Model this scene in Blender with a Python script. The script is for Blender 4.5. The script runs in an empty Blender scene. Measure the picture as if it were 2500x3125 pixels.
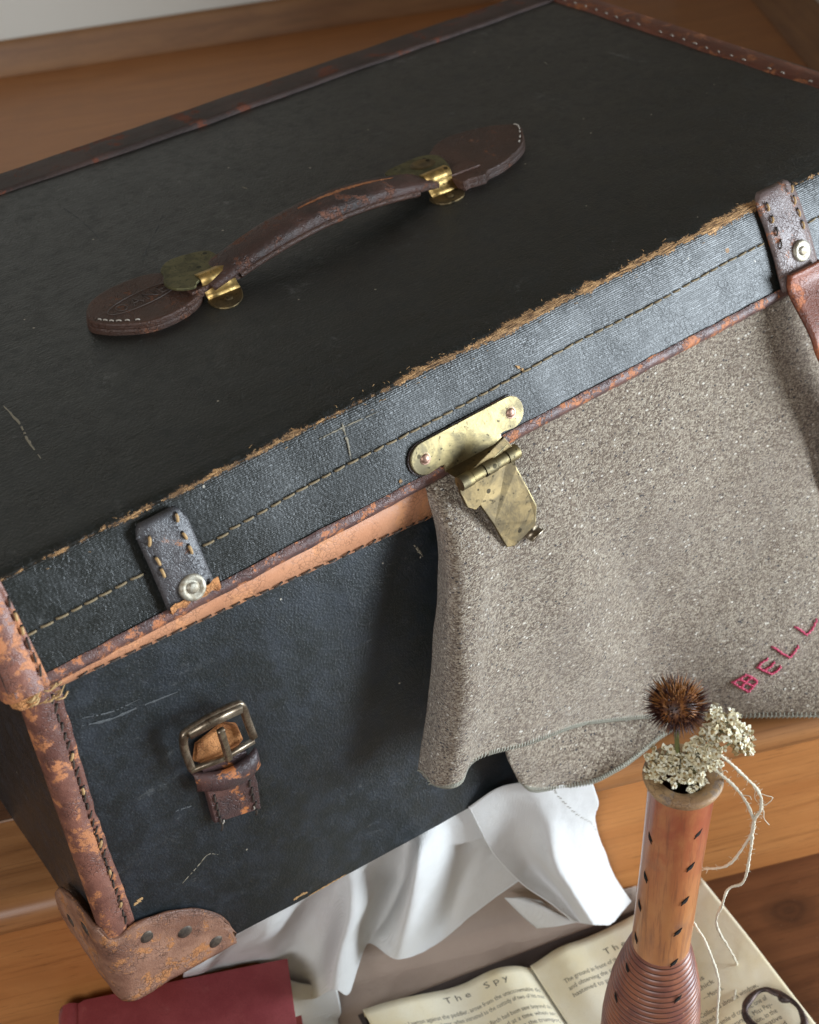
import bpy, bmesh, math, random
from mathutils import Vector, Matrix, noise
random.seed(7)
S = bpy.context.scene
COL = S.collection

# ------------------------------------------------------------------ camera
cam = bpy.data.cameras.new('camera'); co = bpy.data.objects.new('camera', cam); COL.objects.link(co)
R_ = ((0.79244326, -0.42312717, 0.43931431), (-0.60607957, -0.46527848, 0.64512285), (-0.06856552, -0.77748269, -0.62515553))
M = Matrix(((R_[0][0], -R_[0][1], -R_[0][2], -0.1105), (R_[1][0], -R_[1][1], -R_[1][2], -0.5101), (R_[2][0], -R_[2][1], -R_[2][2], 0.7396), (0, 0, 0, 1)))
co.matrix_world = M
cam.sensor_fit = 'HORIZONTAL'; cam.sensor_width = 36.0; cam.lens = 36.0 * 4245.7 / 2500.0
cam.clip_start = 0.02; cam.clip_end = 60
cam.dof.use_dof = True; cam.dof.focus_distance = 0.80; cam.dof.aperture_fstop = 13.0
S.camera = co
# ------------------------------------------------------------------ world and lamps (a room lit by its windows)
w = bpy.data.worlds.new('World'); S.world = w; w.use_nodes = True
bg = w.node_tree.nodes['Background']; bg.inputs[0].default_value = (0.95, 0.80, 0.62, 1); bg.inputs[1].default_value = 0.125
def window(name, loc, target, sx, sy, energy, col):
    l = bpy.data.lights.new(name, 'AREA'); l.shape = 'RECTANGLE'; l.size = sx; l.size_y = sy; l.energy = energy; l.color = col
    o = bpy.data.objects.new(name, l); COL.objects.link(o); o.location = loc
    o.rotation_euler = (Vector(target) - Vector(loc)).to_track_quat('-Z', 'Y').to_euler(); return o
window('window_light', (2.12, -1.62, -0.10), (0.25, 0, 0.0), 1.15, 2.0, 190, (0.80, 0.905, 1.0))
window('side_window_light', (-1.65, -1.30, 1.25), (0.10, 0, 0.0), 0.9, 1.2, 31, (0.93, 0.96, 1.0))
S.view_settings.view_transform = 'Standard'; S.view_settings.look = 'None'
S.view_settings.exposure = 0.12; S.view_settings.gamma = 1.0

# ------------------------------------------------------------------ node helpers
class NT:
    def __init__(s, name):
        s.m = bpy.data.materials.new(name); s.m.use_nodes = True; s.t = s.m.node_tree
        s.b = s.t.nodes['Principled BSDF']
    def n(s, typ, ins=None, **kw):
        nd = s.t.nodes.new(typ)
        for k, v in kw.items(): setattr(nd, k, v)
        for k, v in (ins or {}).items():
            if isinstance(v, bpy.types.NodeSocket): s.t.links.new(v, nd.inputs[k])
            elif isinstance(v, tuple) and len(v) == 3 and nd.inputs[k].type == 'RGBA': nd.inputs[k].default_value = v + (1,)
            else: nd.inputs[k].default_value = v
        return nd
    def obj(s, scale=(1, 1, 1), rot=(0, 0, 0), kind='Object'):
        tc = s.n('ShaderNodeTexCoord')
        return s.n('ShaderNodeMapping', {'Vector': tc.outputs[kind], 'Scale': scale, 'Rotation': rot}).outputs[0]
    def noise(s, vec, scale, detail=3, rough=0.55, dist=0.0):
        return s.n('ShaderNodeTexNoise', {'Vector': vec, 'Scale': scale, 'Detail': detail, 'Roughness': rough, 'Distortion': dist}).outputs[0]
    def vor(s, vec, scale, out='Distance', feature='F1', rnd=1.0):
        return s.n('ShaderNodeTexVoronoi', {'Vector': vec, 'Scale': scale, 'Randomness': rnd}, feature=feature).outputs[out]
    def math(s, op, a, b=0.0, c=0.0, clamp=False):
        nd = s.n('ShaderNodeMath', operation=op, use_clamp=clamp)
        for i, v in enumerate((a, b, c)):
            if isinstance(v, bpy.types.NodeSocket): s.t.links.new(v, nd.inputs[i])
            else: nd.inputs[i].default_value = v
        return nd.outputs[0]
    def step(s, v, lo, hi):
        return s.n('ShaderNodeMapRange', {'Value': v, 'From Min': lo, 'From Max': hi}, interpolation_type='SMOOTHSTEP').outputs[0]
    def mix(s, f, a, b, typ='MIX'):
        nd = s.n('ShaderNodeMix', data_type='RGBA', blend_type=typ)
        for i, v in ((0, f), (6, a), (7, b)):
            if isinstance(v, bpy.types.NodeSocket): s.t.links.new(v, nd.inputs[i])
            elif isinstance(v, tuple): nd.inputs[i].default_value = v + (1,) if len(v) == 3 else v
            else: nd.inputs[i].default_value = v
        return nd.outputs[2]
    def ramp(s, v, stops, interp='LINEAR'):
        nd = s.n('ShaderNodeValToRGB', {'Fac': v}); r = nd.color_ramp; r.interpolation = interp
        while len(r.elements) < len(stops): r.elements.new(0.5)
        for e, (p, c) in zip(r.elements, stops): e.position = p; e.color = c + (1,)
        return nd.outputs[0]
    def bump(s, h, strength, dist, prev=None):
        ins = {'Height': h, 'Strength': strength, 'Distance': dist}
        if prev is not None: ins['Normal'] = prev
        return s.n('ShaderNodeBump', ins).outputs[0]
    def out(s, color=None, rough=None, normal=None, **kw):
        def put(k, v):
            if v is None: return
            if isinstance(v, bpy.types.NodeSocket): s.t.links.new(v, s.b.inputs[k])
            else: s.b.inputs[k].default_value = v + (1,) if isinstance(v, tuple) else v
        put('Base Color', color); put('Roughness', rough); put('Normal', normal)
        for k, v in kw.items(): put(k.replace('_', ' '), v)
        return s.m

def m_canvas(name, wear_uv=False, bright=1.0, tint=(1.0, 1.0, 1.0)):
    t = NT(name); p = t.obj()
    big = t.noise(p, 9, 4, 0.6); mid = t.noise(p, 60, 5, 0.65); fine = t.noise(p, 900, 2)
    g = t.vor(p, 620)
    c = t.mix(t.step(mid, 0.35, 0.7), (0.0060 * tint[0], 0.0078 * tint[1], 0.0058 * tint[2]), (0.0100 * tint[0], 0.0125 * tint[1], 0.0115 * tint[2]))
    c = t.mix(t.math('MULTIPLY', t.step(fine, 0.58, 0.75), 0.35), c, (0.060, 0.066, 0.072))
    # pale rubbed patches
    stre = t.noise(t.obj((1, 1, 3.2)), 26, 6, 0.75, 0.6)
    rub = t.math('MULTIPLY', t.step(stre, 0.56, 0.76), t.step(t.noise(p, 230, 3), 0.46, 0.66))
    c = t.mix(t.math('MULTIPLY', rub, 0.60), c, (0.17, 0.175, 0.17))
    for sc_, rt_, ss in ((34, 0.5, 1.0), (27, -0.9, 2.0), (40, 1.3, 3.0)):
        q_ = t.obj((1.0, 1.0, 1.0), (0.35 * rt_, rt_, rt_ * 0.8)); qn = t.n('ShaderNodeVectorMath', {0: q_, 1: (1.0, 16.0, 16.0)}, operation='MULTIPLY').outputs[0]
        ln_ = t.noise(qn, sc_, 3, 0.55, 0.25); thin = t.math('SUBTRACT', 1.0, t.step(t.math('ABSOLUTE', t.math('SUBTRACT', ln_, 0.5)), 0.0, 0.012))
        msk_ = t.math('MULTIPLY', t.math('MULTIPLY', thin, t.step(t.noise(p, 22 + ss, 3), 0.55, 0.68)), t.step(t.noise(p, 300, 2), 0.42, 0.58))
        c = t.mix(t.math('MULTIPLY', msk_, 0.42), c, (0.13, 0.125, 0.115))
    dust = t.math('MULTIPLY', t.step(t.noise(p, 1300, 2, 0.7), 0.64, 0.74), t.step(t.noise(p, 15, 4), 0.40, 0.66))
    c = t.mix(t.math('MULTIPLY', dust, 0.22), c, (0.20, 0.19, 0.17))
    # small pale flecks
    v = t.n('ShaderNodeTexVoronoi', {'Vector': p, 'Scale': 75.0}); 
    fl = t.math('MULTIPLY', t.math('LESS_THAN', t.math('ADD', v.outputs['Distance'], t.math('MULTIPLY', fine, 0.06)), 0.078), t.math('GREATER_THAN', t.n('ShaderNodeSeparateColor', {'Color': v.outputs['Color']}).outputs[0], 0.80))
    c = t.mix(fl, c, (0.42, 0.38, 0.30))
    wv = t.n('ShaderNodeTexWave', {'Vector': t.obj((0.15, 1, 1)), 'Scale': 300.0, 'Distortion': 2.5, 'Detail': 2.0, 'Detail Scale': 2.0}, bands_direction='Z').outputs['Fac']
    h = t.math('ADD', t.math('MULTIPLY', g, 0.7), t.math('MULTIPLY', wv, 0.60))
    h = t.math('ADD', h, t.math('MULTIPLY', fine, 0.6))
    wp = t.n('ShaderNodeVectorMath', {0: p, 1: t.n('ShaderNodeVectorMath', {0: t.n('ShaderNodeTexNoise', {'Vector': p, 'Scale': 160.0, 'Detail': 3.0}).outputs[1], 1: (0.005, 0.005, 0.005)}, operation='MULTIPLY').outputs[0]}, operation='ADD').outputs[0]
    ce = t.vor(wp, 210, 'Distance', 'DISTANCE_TO_EDGE')
    crack = t.math('MULTIPLY', t.math('SUBTRACT', 1.0, t.step(ce, 0.0, 0.07)), t.step(t.noise(p, 38, 4, 0.65), 0.44, 0.62))
    h = t.math('ADD', h, t.math('MULTIPLY', crack, -0.7 if wear_uv else -0.18))
    c = t.mix(t.math('MULTIPLY', crack, 0.35 if wear_uv else 0.15), c, (0.004, 0.004, 0.004))
    rough = t.math('ADD', t.math('ADD', t.math('MULTIPLY', mid, 0.22), 0.29), t.math('MULTIPLY', t.step(t.noise(p, 120, 5, 0.75), 0.45, 0.7), 0.13))
    nrm = t.bump(h, 0.65, 0.0004, t.bump(big, 0.25, 0.008))
    if wear_uv:
        uv = t.n('ShaderNodeUVMap'); uv.uv_map = 'UVMap'
        sx = t.n('ShaderNodeSeparateXYZ', {0: uv.outputs[0]}); U, V = sx.outputs[0], sx.outputs[1]
        cmb = t.n('ShaderNodeCombineXYZ', {0: U, 1: V}).outputs[0]
        edge = t.math('ADD', t.math('MULTIPLY', t.noise(cmb, 60, 4, 0.6), 0.55), t.math('MULTIPLY', t.noise(cmb, 330, 5, 0.75, 0.8), 0.45)); lowf = t.noise(cmb, 11, 2, 0.5)
        width = t.math('MULTIPLY', t.step(lowf, 0.34, 0.60), 0.0080)
        width = t.math('ADD', t.math('MULTIPLY', width, 0.62), 0.0006)
        width = t.math('MULTIPLY', width, t.math('ADD', 0.62, t.step(U, 0.12, 0.42)))
        # signed distance from the worn edge line, ragged by the noise
        d = t.math('ABSOLUTE', t.math('SUBTRACT', V, -0.0005))
        dn = t.math('ADD', d, t.math('MULTIPLY', t.math('SUBTRACT', edge, 0.5), 0.020))
        msk = t.math('LESS_THAN', t.math('SUBTRACT', dn, t.math('MULTIPLY', width, 0.5)), -0.0004)
        # burlap threads
        cu_ = t.n('ShaderNodeVectorMath', {0: cmb, 1: (0.13, 1.0, 1.0)}, operation='MULTIPLY').outputs[0]; cv_ = t.n('ShaderNodeVectorMath', {0: cmb, 1: (1.0, 0.22, 1.0)}, operation='MULTIPLY').outputs[0]
        w1 = t.step(t.noise(cu_, 1050, 3, 0.6), 0.34, 0.62); w2 = t.step(t.noise(cv_, 900, 2, 0.6), 0.36, 0.60)
        wv2 = t.math('MULTIPLY', w1, t.math('ADD', t.math('MULTIPLY', w2, 0.45), 0.55))
        och = t.ramp(wv2, [(0.0, (0.10, 0.05, 0.020)), (0.35, (0.42, 0.22, 0.085)), (1.0, (0.78, 0.46, 0.20))])
        # darker, dirtier threads towards the left end of the edge
        och = t.mix(t.math('MAXIMUM', t.math('MULTIPLY', t.step(t.noise(cmb, 45, 4, 0.7), 0.44, 0.60), 1.0), t.math('MULTIPLY', t.step(U, 0.20, 0.42), 0.7)), t.mix(0.62, och, (0.06, 0.036, 0.022)), och)
        ring_ = t.math('LESS_THAN', t.math('SUBTRACT', dn, t.math('MULTIPLY', width, 0.5)), 0.0012)
        c = t.mix(t.math('MULTIPLY', ring_, 0.55), c, (0.022, 0.018, 0.014))
        c = t.mix(msk, c, och)
        # little chips on the front strip
        ch = t.n('ShaderNodeTexVoronoi', {'Vector': cmb, 'Scale': 42.0}, feature='F1')
        cc = t.n('ShaderNodeSeparateColor', {'Color': ch.outputs['Color']}).outputs[0]
        chip = t.math('MULTIPLY', t.math('LESS_THAN', t.math('ADD', ch.outputs['Distance'], t.math('MULTIPLY', edge, 0.10)), 0.115), t.math('GREATER_THAN', cc, 0.91))
        chip = t.math('MULTIPLY', chip, t.math('LESS_THAN', V, 0.0))
        c = t.mix(chip, c, (0.40, 0.22, 0.09))
        allw = t.math('MAXIMUM', msk, chip)
        rough = t.math('MAXIMUM', rough, t.math('MULTIPLY', allw, 0.9))
        nrm = t.bump(t.math('ADD', t.math('MULTIPLY', allw, -1.0), t.math('MULTIPLY', t.math('MULTIPLY', allw, wv2), 0.9)), 0.8, 0.0009, nrm)
    return t.out(c, rough, nrm, Specular_IOR_Level=0.52, Coat_Weight=0.24, Coat_Roughness=0.38)

def m_leather(name, dark, mid, worn, amount, scale=55, rough=0.42, bump=0.5):
    t = NT(name); p = t.obj()
    a = t.noise(p, scale, 6, 0.68, 0.3); b = t.noise(p, scale * 4.2, 4, 0.6); g = t.vor(p, 1500)
    c = t.mix(t.step(t.noise(p, scale * 0.5, 4), 0.35, 0.66), dark, mid)
    ms = t.math('ADD', t.math('MULTIPLY', a, 0.8), t.math('MULTIPLY', b, 0.2))
    lo = 0.5 + (0.5 - amount) * 0.36
    ms = t.math('ADD', ms, t.math('MULTIPLY', t.math('SUBTRACT', t.noise(p, scale * 14, 4, 0.7), 0.5), 0.13))
    wr = t.step(ms, lo, lo + 0.055)
    wc = t.mix(b, tuple(x * 0.7 for x in worn), tuple(min(1, x * 1.25) for x in worn))
    c = t.mix(wr, c, wc)
    c = t.mix(t.math('MULTIPLY', t.step(b, 0.60, 0.72), 0.5), c, tuple(x * 0.4 for x in dark))
    ck = t.n('ShaderNodeTexVoronoi', {'Vector': t.n('ShaderNodeVectorMath', {0: p, 1: t.n('ShaderNodeVectorMath', {0: t.n('ShaderNodeTexNoise', {'Vector': p, 'Scale': 240.0}).outputs[1], 1: (0.003, 0.003, 0.003)}, operation='MULTIPLY').outputs[0]}, operation='ADD').outputs[0], 'Scale': 330.0}, feature='DISTANCE_TO_EDGE').outputs['Distance']
    crk = t.math('MULTIPLY', t.math('SUBTRACT', 1.0, t.step(ck, 0.0, 0.09)), t.step(t.noise(p, 70, 3), 0.42, 0.6))
    c = t.mix(t.math('MULTIPLY', crk, 0.6), c, tuple(x * 0.35 for x in dark))
    fin = t.noise(p, 1000, 3, 0.7); c = t.mix(t.math('MULTIPLY', t.step(fin, 0.5, 0.75), 0.25), c, tuple(min(1, x * 1.5) for x in mid))
    h = t.math('ADD', t.math('ADD', t.math('MULTIPLY', g, 0.35), t.math('MULTIPLY', crk, -0.6)), t.math('ADD', b, t.math('MULTIPLY', wr, -0.35)))
    return t.out(c, t.math('ADD', t.math('MULTIPLY', wr, 0.25), rough), t.bump(h, bump, 0.0008), Specular_IOR_Level=0.5)

def m_wood(name, a, b, rough=0.34, knot=None, dark=1.0):
    t = NT(name)
    p = t.obj((1, 9, 9)); n1 = t.noise(p, 5, 6, 0.6, 1.2); n2 = t.noise(t.obj((1.2, 60, 60)), 7, 4, 0.6)
    src = t.obj((0.9, 6, 6))
    wv = t.n('ShaderNodeTexWave', {'Vector': src, 'Scale': 3.2, 'Distortion': 7.0, 'Detail': 3.0, 'Detail Scale': 0.8}, bands_direction='Y').outputs['Fac']
    f = t.math('ADD', t.math('MULTIPLY', n1, 0.86), t.math('MULTIPLY', wv, 0.14))
    c = t.ramp(f, [(0.25, a), (0.75, b)])
    c = t.mix(t.math('MULTIPLY', t.step(n2, 0.5, 0.72), 0.35), c, tuple(x * 0.45 for x in a))
    if knot:
        k = t.n('ShaderNodeVectorMath', {0: t.obj((1, 1, 1)), 1: knot}, operation='SUBTRACT').outputs[0]
        k = t.n('ShaderNodeVectorMath', {0: k, 1: (0.7, 1.0, 1.0)}, operation='MULTIPLY').outputs[0]
        L = t.n('ShaderNodeVectorMath', {0: k}, operation='LENGTH').outputs['Value']
        L = t.math('ADD', L, t.math('MULTIPLY', t.noise(t.obj(), 60, 3), 0.008))
        ring = t.math('SINE', t.math('MULTIPLY', L, 900.0))
        kf = t.math('SUBTRACT', 1.0, t.step(L, 0.010, 0.026))
        c = t.mix(t.math('MULTIPLY', kf, 0.75), c, t.mix(t.math('MULTIPLY_ADD', ring, 0.5, 0.5), tuple(x * 0.28 for x in a), tuple(x * 0.55 for x in a)))
    po = t.step(t.noise(t.obj((1, 16, 16)), 55, 3, 0.6), 0.60, 0.70); c = t.mix(t.math('MULTIPLY', po, 0.45), c, tuple(x * 0.4 for x in a))
    c = t.mix(t.math('MULTIPLY', t.step(t.noise(t.obj(), 11, 5, 0.7), 0.45, 0.75), 0.3), c, tuple(x * 0.55 for x in b))
    sp = t.step(t.noise(t.obj(), 420, 2), 0.72, 0.80)
    c = t.mix(t.math('MULTIPLY', sp, 0.25), c, (0.5, 0.4, 0.28))
    return t.out(c, t.math('ADD', t.math('MULTIPLY', n1, 0.14), rough), t.bump(n2, 0.22, 0.0006), Coat_Weight=0.15, Coat_Roughness=0.25)

def m_metal(name, base, tarn, rough=0.33, amt=0.5, scale=90, metallic=0.95, pits=True):
    t = NT(name); p = t.obj()
    a = t.noise(p, scale, 6, 0.7, 0.5); b = t.noise(p, scale * 5, 3)
    c = t.mix(t.step(a, 0.5 + (0.5 - amt) * 0.4 - 0.1, 0.5 + (0.5 - amt) * 0.4 + 0.12), base, tarn)
    c = t.mix(t.step(b, 0.62, 0.7), c, tuple(x * 0.45 for x in tarn))
    if pits:
        v = t.n('ShaderNodeTexVoronoi', {'Vector': p, 'Scale': 170.0})
        r = t.n('ShaderNodeSeparateColor', {'Color': v.outputs['Color']}).outputs[0]
        pit = t.math('MULTIPLY', t.math('LESS_THAN', v.outputs['Distance'], 0.26), t.math('GREATER_THAN', r, 0.84))
        c = t.mix(pit, c, tuple(x * 0.35 for x in tarn))
    return t.out(c, t.math('ADD', t.math('MULTIPLY', a, 0.3), rough - 0.1), t.bump(t.math('ADD', a, t.math('MULTIPLY', b, 0.3)), 0.35, 0.0006), Metallic=metallic)

def m_tweed(name):
    t = NT(name)
    p = t.obj((1, 1, 1)); q = t.obj((1, 1, 1.7), (0.0, 0.55, 0))
    v = t.n('ShaderNodeTexVoronoi', {'Vector': q, 'Scale': 860.0}); r = t.n('ShaderNodeSeparateColor', {'Color': v.outputs['Color']})
    v2 = t.n('ShaderNodeTexVoronoi', {'Vector': q, 'Scale': 400.0}); r2 = t.n('ShaderNodeSeparateColor', {'Color': v2.outputs['Color']}).outputs[1]
    c = t.ramp(r.outputs[0], [(0.0, (0.100, 0.064, 0.040)), (0.30, (0.205, 0.148, 0.100)), (0.62, (0.34, 0.272, 0.198)), (1.0, (0.56, 0.475, 0.36))])
    c = t.mix(t.math('MULTIPLY', t.math('GREATER_THAN', r2, 0.970), t.math('LESS_THAN', v2.outputs['Distance'], 0.42)), c, (0.80, 0.74, 0.64))
    c = t.mix(t.math('MULTIPLY', t.math('LESS_THAN', r2, 0.05), t.math('LESS_THAN', v2.outputs['Distance'], 0.4)), c, (0.035, 0.028, 0.03))
    c = t.mix(t.math('MULTIPLY', t.step(t.noise(p, 16, 3), 0.4, 0.65), 0.30), c, t.mix(0.5, c, (0.17, 0.118, 0.085)))
    c = t.mix(t.math('MULTIPLY', t.step(t.noise(t.obj((1, 1, 0.5), (0, 0.5, 0)), 70, 5, 0.7), 0.5, 0.75), 0.30), c, (0.42, 0.36, 0.29))
    h = t.math('ADD', t.math('MULTIPLY', t.noise(q, 900, 3, 0.7), 1.0), t.math('MULTIPLY', v.outputs['Distance'], -0.9))
    return t.out(c, 0.95, t.bump(h, 0.9, 0.0012), Sheen_Weight=0.25, Sheen_Roughness=0.6, Specular_IOR_Level=0.15)

def m_linen(name, col, warm=0.0):
    t = NT(name); p = t.obj()
    w1 = t.n('ShaderNodeTexWave', {'Vector': t.obj((1, 0.3, 0.12)), 'Scale': 420.0, 'Distortion': 3.0, 'Detail': 2.0}, bands_direction='X').outputs['Fac']
    w2 = t.n('ShaderNodeTexWave', {'Vector': t.obj((0.12, 0.3, 1)), 'Scale': 420.0, 'Distortion': 3.0, 'Detail': 2.0}, bands_direction='Z').outputs['Fac']
    n = t.noise(p, 45, 4, 0.6)
    c = t.mix(t.math('MULTIPLY', t.math('MULTIPLY', w1, w2), 0.25), col, tuple(x * 0.82 for x in col))
    c = t.mix(t.math('MULTIPLY', t.step(n, 0.45, 0.75), 0.10), c, (0.62, 0.52, 0.40))
    nr = t.bump(t.math('ADD', t.math('ADD', w1, w2), t.math('MULTIPLY', t.noise(p, 500, 3, 0.7), 1.5)), 0.55, 0.0005, t.bump(n, 0.35, 0.004))
    return t.out(c, 0.85, nr, Specular_IOR_Level=0.2, Sheen_Weight=0.15)

def m_paper(name, col):
    t = NT(name); p = t.obj(); n = t.noise(p, 18, 4, 0.6); f = t.noise(p, 900, 2)
    c = t.mix(t.step(n, 0.3, 0.75), col, (col[0] * 0.93, col[1] * 0.86, col[2] * 0.70))
    c = t.mix(t.math('MULTIPLY', t.step(f, 0.55, 0.7), 0.10), c, (0.35, 0.27, 0.17))
    return t.out(c, 0.75, t.bump(f, 0.2, 0.0003, t.bump(n, 0.3, 0.004)), Specular_IOR_Level=0.25)

def m_plain(name, col, rough=0.6, var=0.25, scale=200, bump=0.3, metallic=0.0, dist=0.0005, **kw):
    t = NT(name); p = t.obj(); n = t.noise(p, scale, 4, 0.6)
    c = t.mix(n, tuple(x * (1 - var) for x in col), tuple(min(1, x * (1 + var)) for x in col))
    return t.out(c, rough, t.bump(n, bump, dist), Metallic=metallic, **kw)

CANVAS = m_canvas('trunk_canvas', False, 1.0, (1.6, 1.75, 2.5)); LIDC = m_canvas('lid_canvas', True)  # body tint puts the bluish window sheen into the same covering's colour
PURP = (0.075, 0.040, 0.038); ORNG = (0.55, 0.215, 0.075)
L_STRIP = m_leather('corner_leather', (0.12, 0.050, 0.038), (0.27, 0.115, 0.080), (0.50, 0.195, 0.080), 0.47, 60)
L_CAP = m_leather('cap_leather', (0.21, 0.100, 0.065), (0.42, 0.225, 0.145), (0.52, 0.225, 0.085), 0.43, 62, 0.5, 0.9)
L_BIND = m_leather('binding_leather', (0.085, 0.048, 0.045), (0.16, 0.075, 0.058), (0.50, 0.18, 0.070), 0.44, 110)
L_LIP = m_leather('lip_leather', (0.52, 0.235, 0.125), (0.60, 0.29, 0.16), (0.66, 0.30, 0.14), 0.45, 30, 0.45, 0.3)
L_SHADE = m_leather('outline_shade', (0.030, 0.022, 0.021), (0.055, 0.034, 0.030), (0.20, 0.055, 0.025), 0.24, 60, 0.38)
L_RIGHT = m_leather('red_edge_leather', (0.10, 0.028, 0.016), (0.17, 0.050, 0.024), (0.34, 0.12, 0.045), 0.42, 70, 0.4)
L_LOOP = m_leather('loop_leather', (0.050, 0.050, 0.054), (0.075, 0.068, 0.070), (0.48, 0.19, 0.07), 0.16, 60, 0.36)
L_LOOPR = m_leather('loop_leather_brown', (0.14, 0.10, 0.095), (0.20, 0.145, 0.13), (0.45, 0.15, 0.05), 0.34, 50, 0.36)
L_STRAP = m_leather('red_strap_leather', (0.16, 0.045, 0.022), (0.27, 0.075, 0.032), (0.50, 0.16, 0.06), 0.40, 55, 0.4)
L_HAND = m_leather('handle_leather', (0.030, 0.019, 0.016), (0.085, 0.040, 0.030), (0.17, 0.066, 0.036), 0.40, 70, 0.48, 0.8)
L_TAB = m_leather('tab_leather', (0.050, 0.026, 0.018), (0.088, 0.040, 0.025), (0.22, 0.085, 0.04), 0.26, 70, 0.50, 0.8)
L_BUCK = m_leather('buckle_leather', (0.060, 0.040, 0.042), (0.13, 0.060, 0.048), (0.52, 0.18, 0.055), 0.36, 60, 0.38)
L_RAW = m_leather('raw_leather', (0.45, 0.17, 0.05), (0.55, 0.22, 0.08), (0.60, 0.27, 0.1), 0.6, 60, 0.7, 0.9)
BRASS = m_metal('aged_brass', (0.35, 0.28, 0.14), (0.18, 0.15, 0.09), 0.48, 0.5, 70)
BRASSD = m_metal('dark_brass', (0.24, 0.175, 0.085), (0.13, 0.10, 0.058), 0.48, 0.55, 60)
BRASSG = m_metal('highlight_brass', (0.70, 0.47, 0.17), (0.36, 0.25, 0.10), 0.38, 0.5, 140)  # for the clip fronts: their golden highlight is put into the colour
OLIVE = m_metal('olive_brass', (0.15, 0.135, 0.060), (0.085, 0.080, 0.040), 0.5, 0.5, 120, 0.55)
BUCKM = m_metal('buckle_metal', (0.36, 0.30, 0.22), (0.17, 0.125, 0.085), 0.34, 0.5, 150, 0.9, False)
COPR = m_metal('copper_rivet', (0.52, 0.32, 0.24), (0.32, 0.19, 0.14), 0.4, 0.5, 200, 0.8, False)
NICK = m_metal('nickel_rivet', (0.50, 0.47, 0.39), (0.30, 0.25, 0.18), 0.55, 0.5, 200, 0.8, False)
NAILM = m_metal('dark_nail', (0.16, 0.13, 0.10), (0.08, 0.065, 0.055), 0.5, 0.5, 200, 0.6, False)
THREAD = m_plain('tan_thread', (0.24, 0.18, 0.10), 0.8, 0.4, 900)
THREADD = m_plain('dark_thread', (0.055, 0.04, 0.03), 0.85, 0.4, 900)
THREADO = m_plain('gold_thread', (0.50, 0.32, 0.14), 0.75, 0.3, 900)
HOLE = m_plain('hole_dark', (0.006, 0.005, 0.004), 0.95)
SCUFF = m_plain('scuff_fibre', (0.26, 0.23, 0.17), 0.9, 0.5, 1500)
CHIP = m_plain('bare_canvas', (0.50, 0.30, 0.13), 0.9, 0.4, 1500)
PALE = m_plain('pale_scuff', (0.075, 0.08, 0.082), 0.85, 0.5, 900)
TWEED = m_tweed('wool_tweed')
HEMM = m_plain('hem_thread', (0.40, 0.395, 0.325), 0.9, 0.35, 1400, 0.8)
PINK = m_plain('pink_thread', (0.85, 0.11, 0.21), 0.7, 0.45, 1200, 0.8)
LINEN = m_linen('white_linen', (0.72, 0.71, 0.69)); LINEN_SHADE = m_linen('shaded_linen', (0.40, 0.305, 0.245))  # second linen: the white cloth again, with shade put into its colour
def m_bookcloth():
    t = NT('red_bookcloth'); p = t.obj(); n = t.noise(p, 30, 5, 0.7); f = t.noise(p, 900, 3, 0.7)
    c = t.mix(t.step(n, 0.35, 0.7), (0.24, 0.030, 0.036), (0.31, 0.055, 0.058)); c = t.mix(t.math('MULTIPLY', t.step(f, 0.5, 0.7), 0.35), c, (0.12, 0.014, 0.018))
    c = t.mix(t.math('MULTIPLY', t.math('MULTIPLY', t.step(t.noise(p, 90, 4, 0.7), 0.58, 0.70), t.step(n, 0.4, 0.6)), 0.30), c, (0.42, 0.15, 0.13))
    return t.out(c, 0.66, t.bump(f, 0.6, 0.0005), Sheen_Weight=0.1)
REDC = m_bookcloth()
PAGE = m_paper('book_page', (0.86, 0.80, 0.63)); PEDGE = m_paper('page_edges', (0.62, 0.50, 0.32))
INK = m_plain('printing_ink', (0.10, 0.085, 0.065), 0.8, 0.3)
IRON = m_metal('old_iron', (0.13, 0.095, 0.085), (0.055, 0.042, 0.040), 0.42, 0.5, 200, 0.8, False)
TWINE = m_plain('white_twine', (0.72, 0.66, 0.52), 0.85, 0.2, 1500, 0.7)
WALLM = m_plain('painted_wall', (0.66, 0.63, 0.56), 0.7, 0.03, 8, 0.15, 0, 0.002)
PINE_F = m_wood('landing_wood', (0.30, 0.115, 0.036), (0.44, 0.19, 0.066), 0.40)
PINE_D = m_wood('landing_board_wood', (0.085, 0.032, 0.012), (0.17, 0.070, 0.028), 0.36)
PINE_N = m_wood('nosing_wood', (0.29, 0.115, 0.036), (0.48, 0.22, 0.080), 0.34)
PINE_R = m_wood('riser_wood', (0.40, 0.145, 0.038), (0.57, 0.245, 0.075), 0.42)
PINE_T = m_wood('tread_wood', (0.10, 0.034, 0.012), (0.21, 0.082, 0.030), 0.40, knot=(0.479, 0.060, -0.19))
PINE_B = m_wood('baseboard_wood', (0.17, 0.072, 0.026), (0.30, 0.145, 0.055), 0.45)

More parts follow.
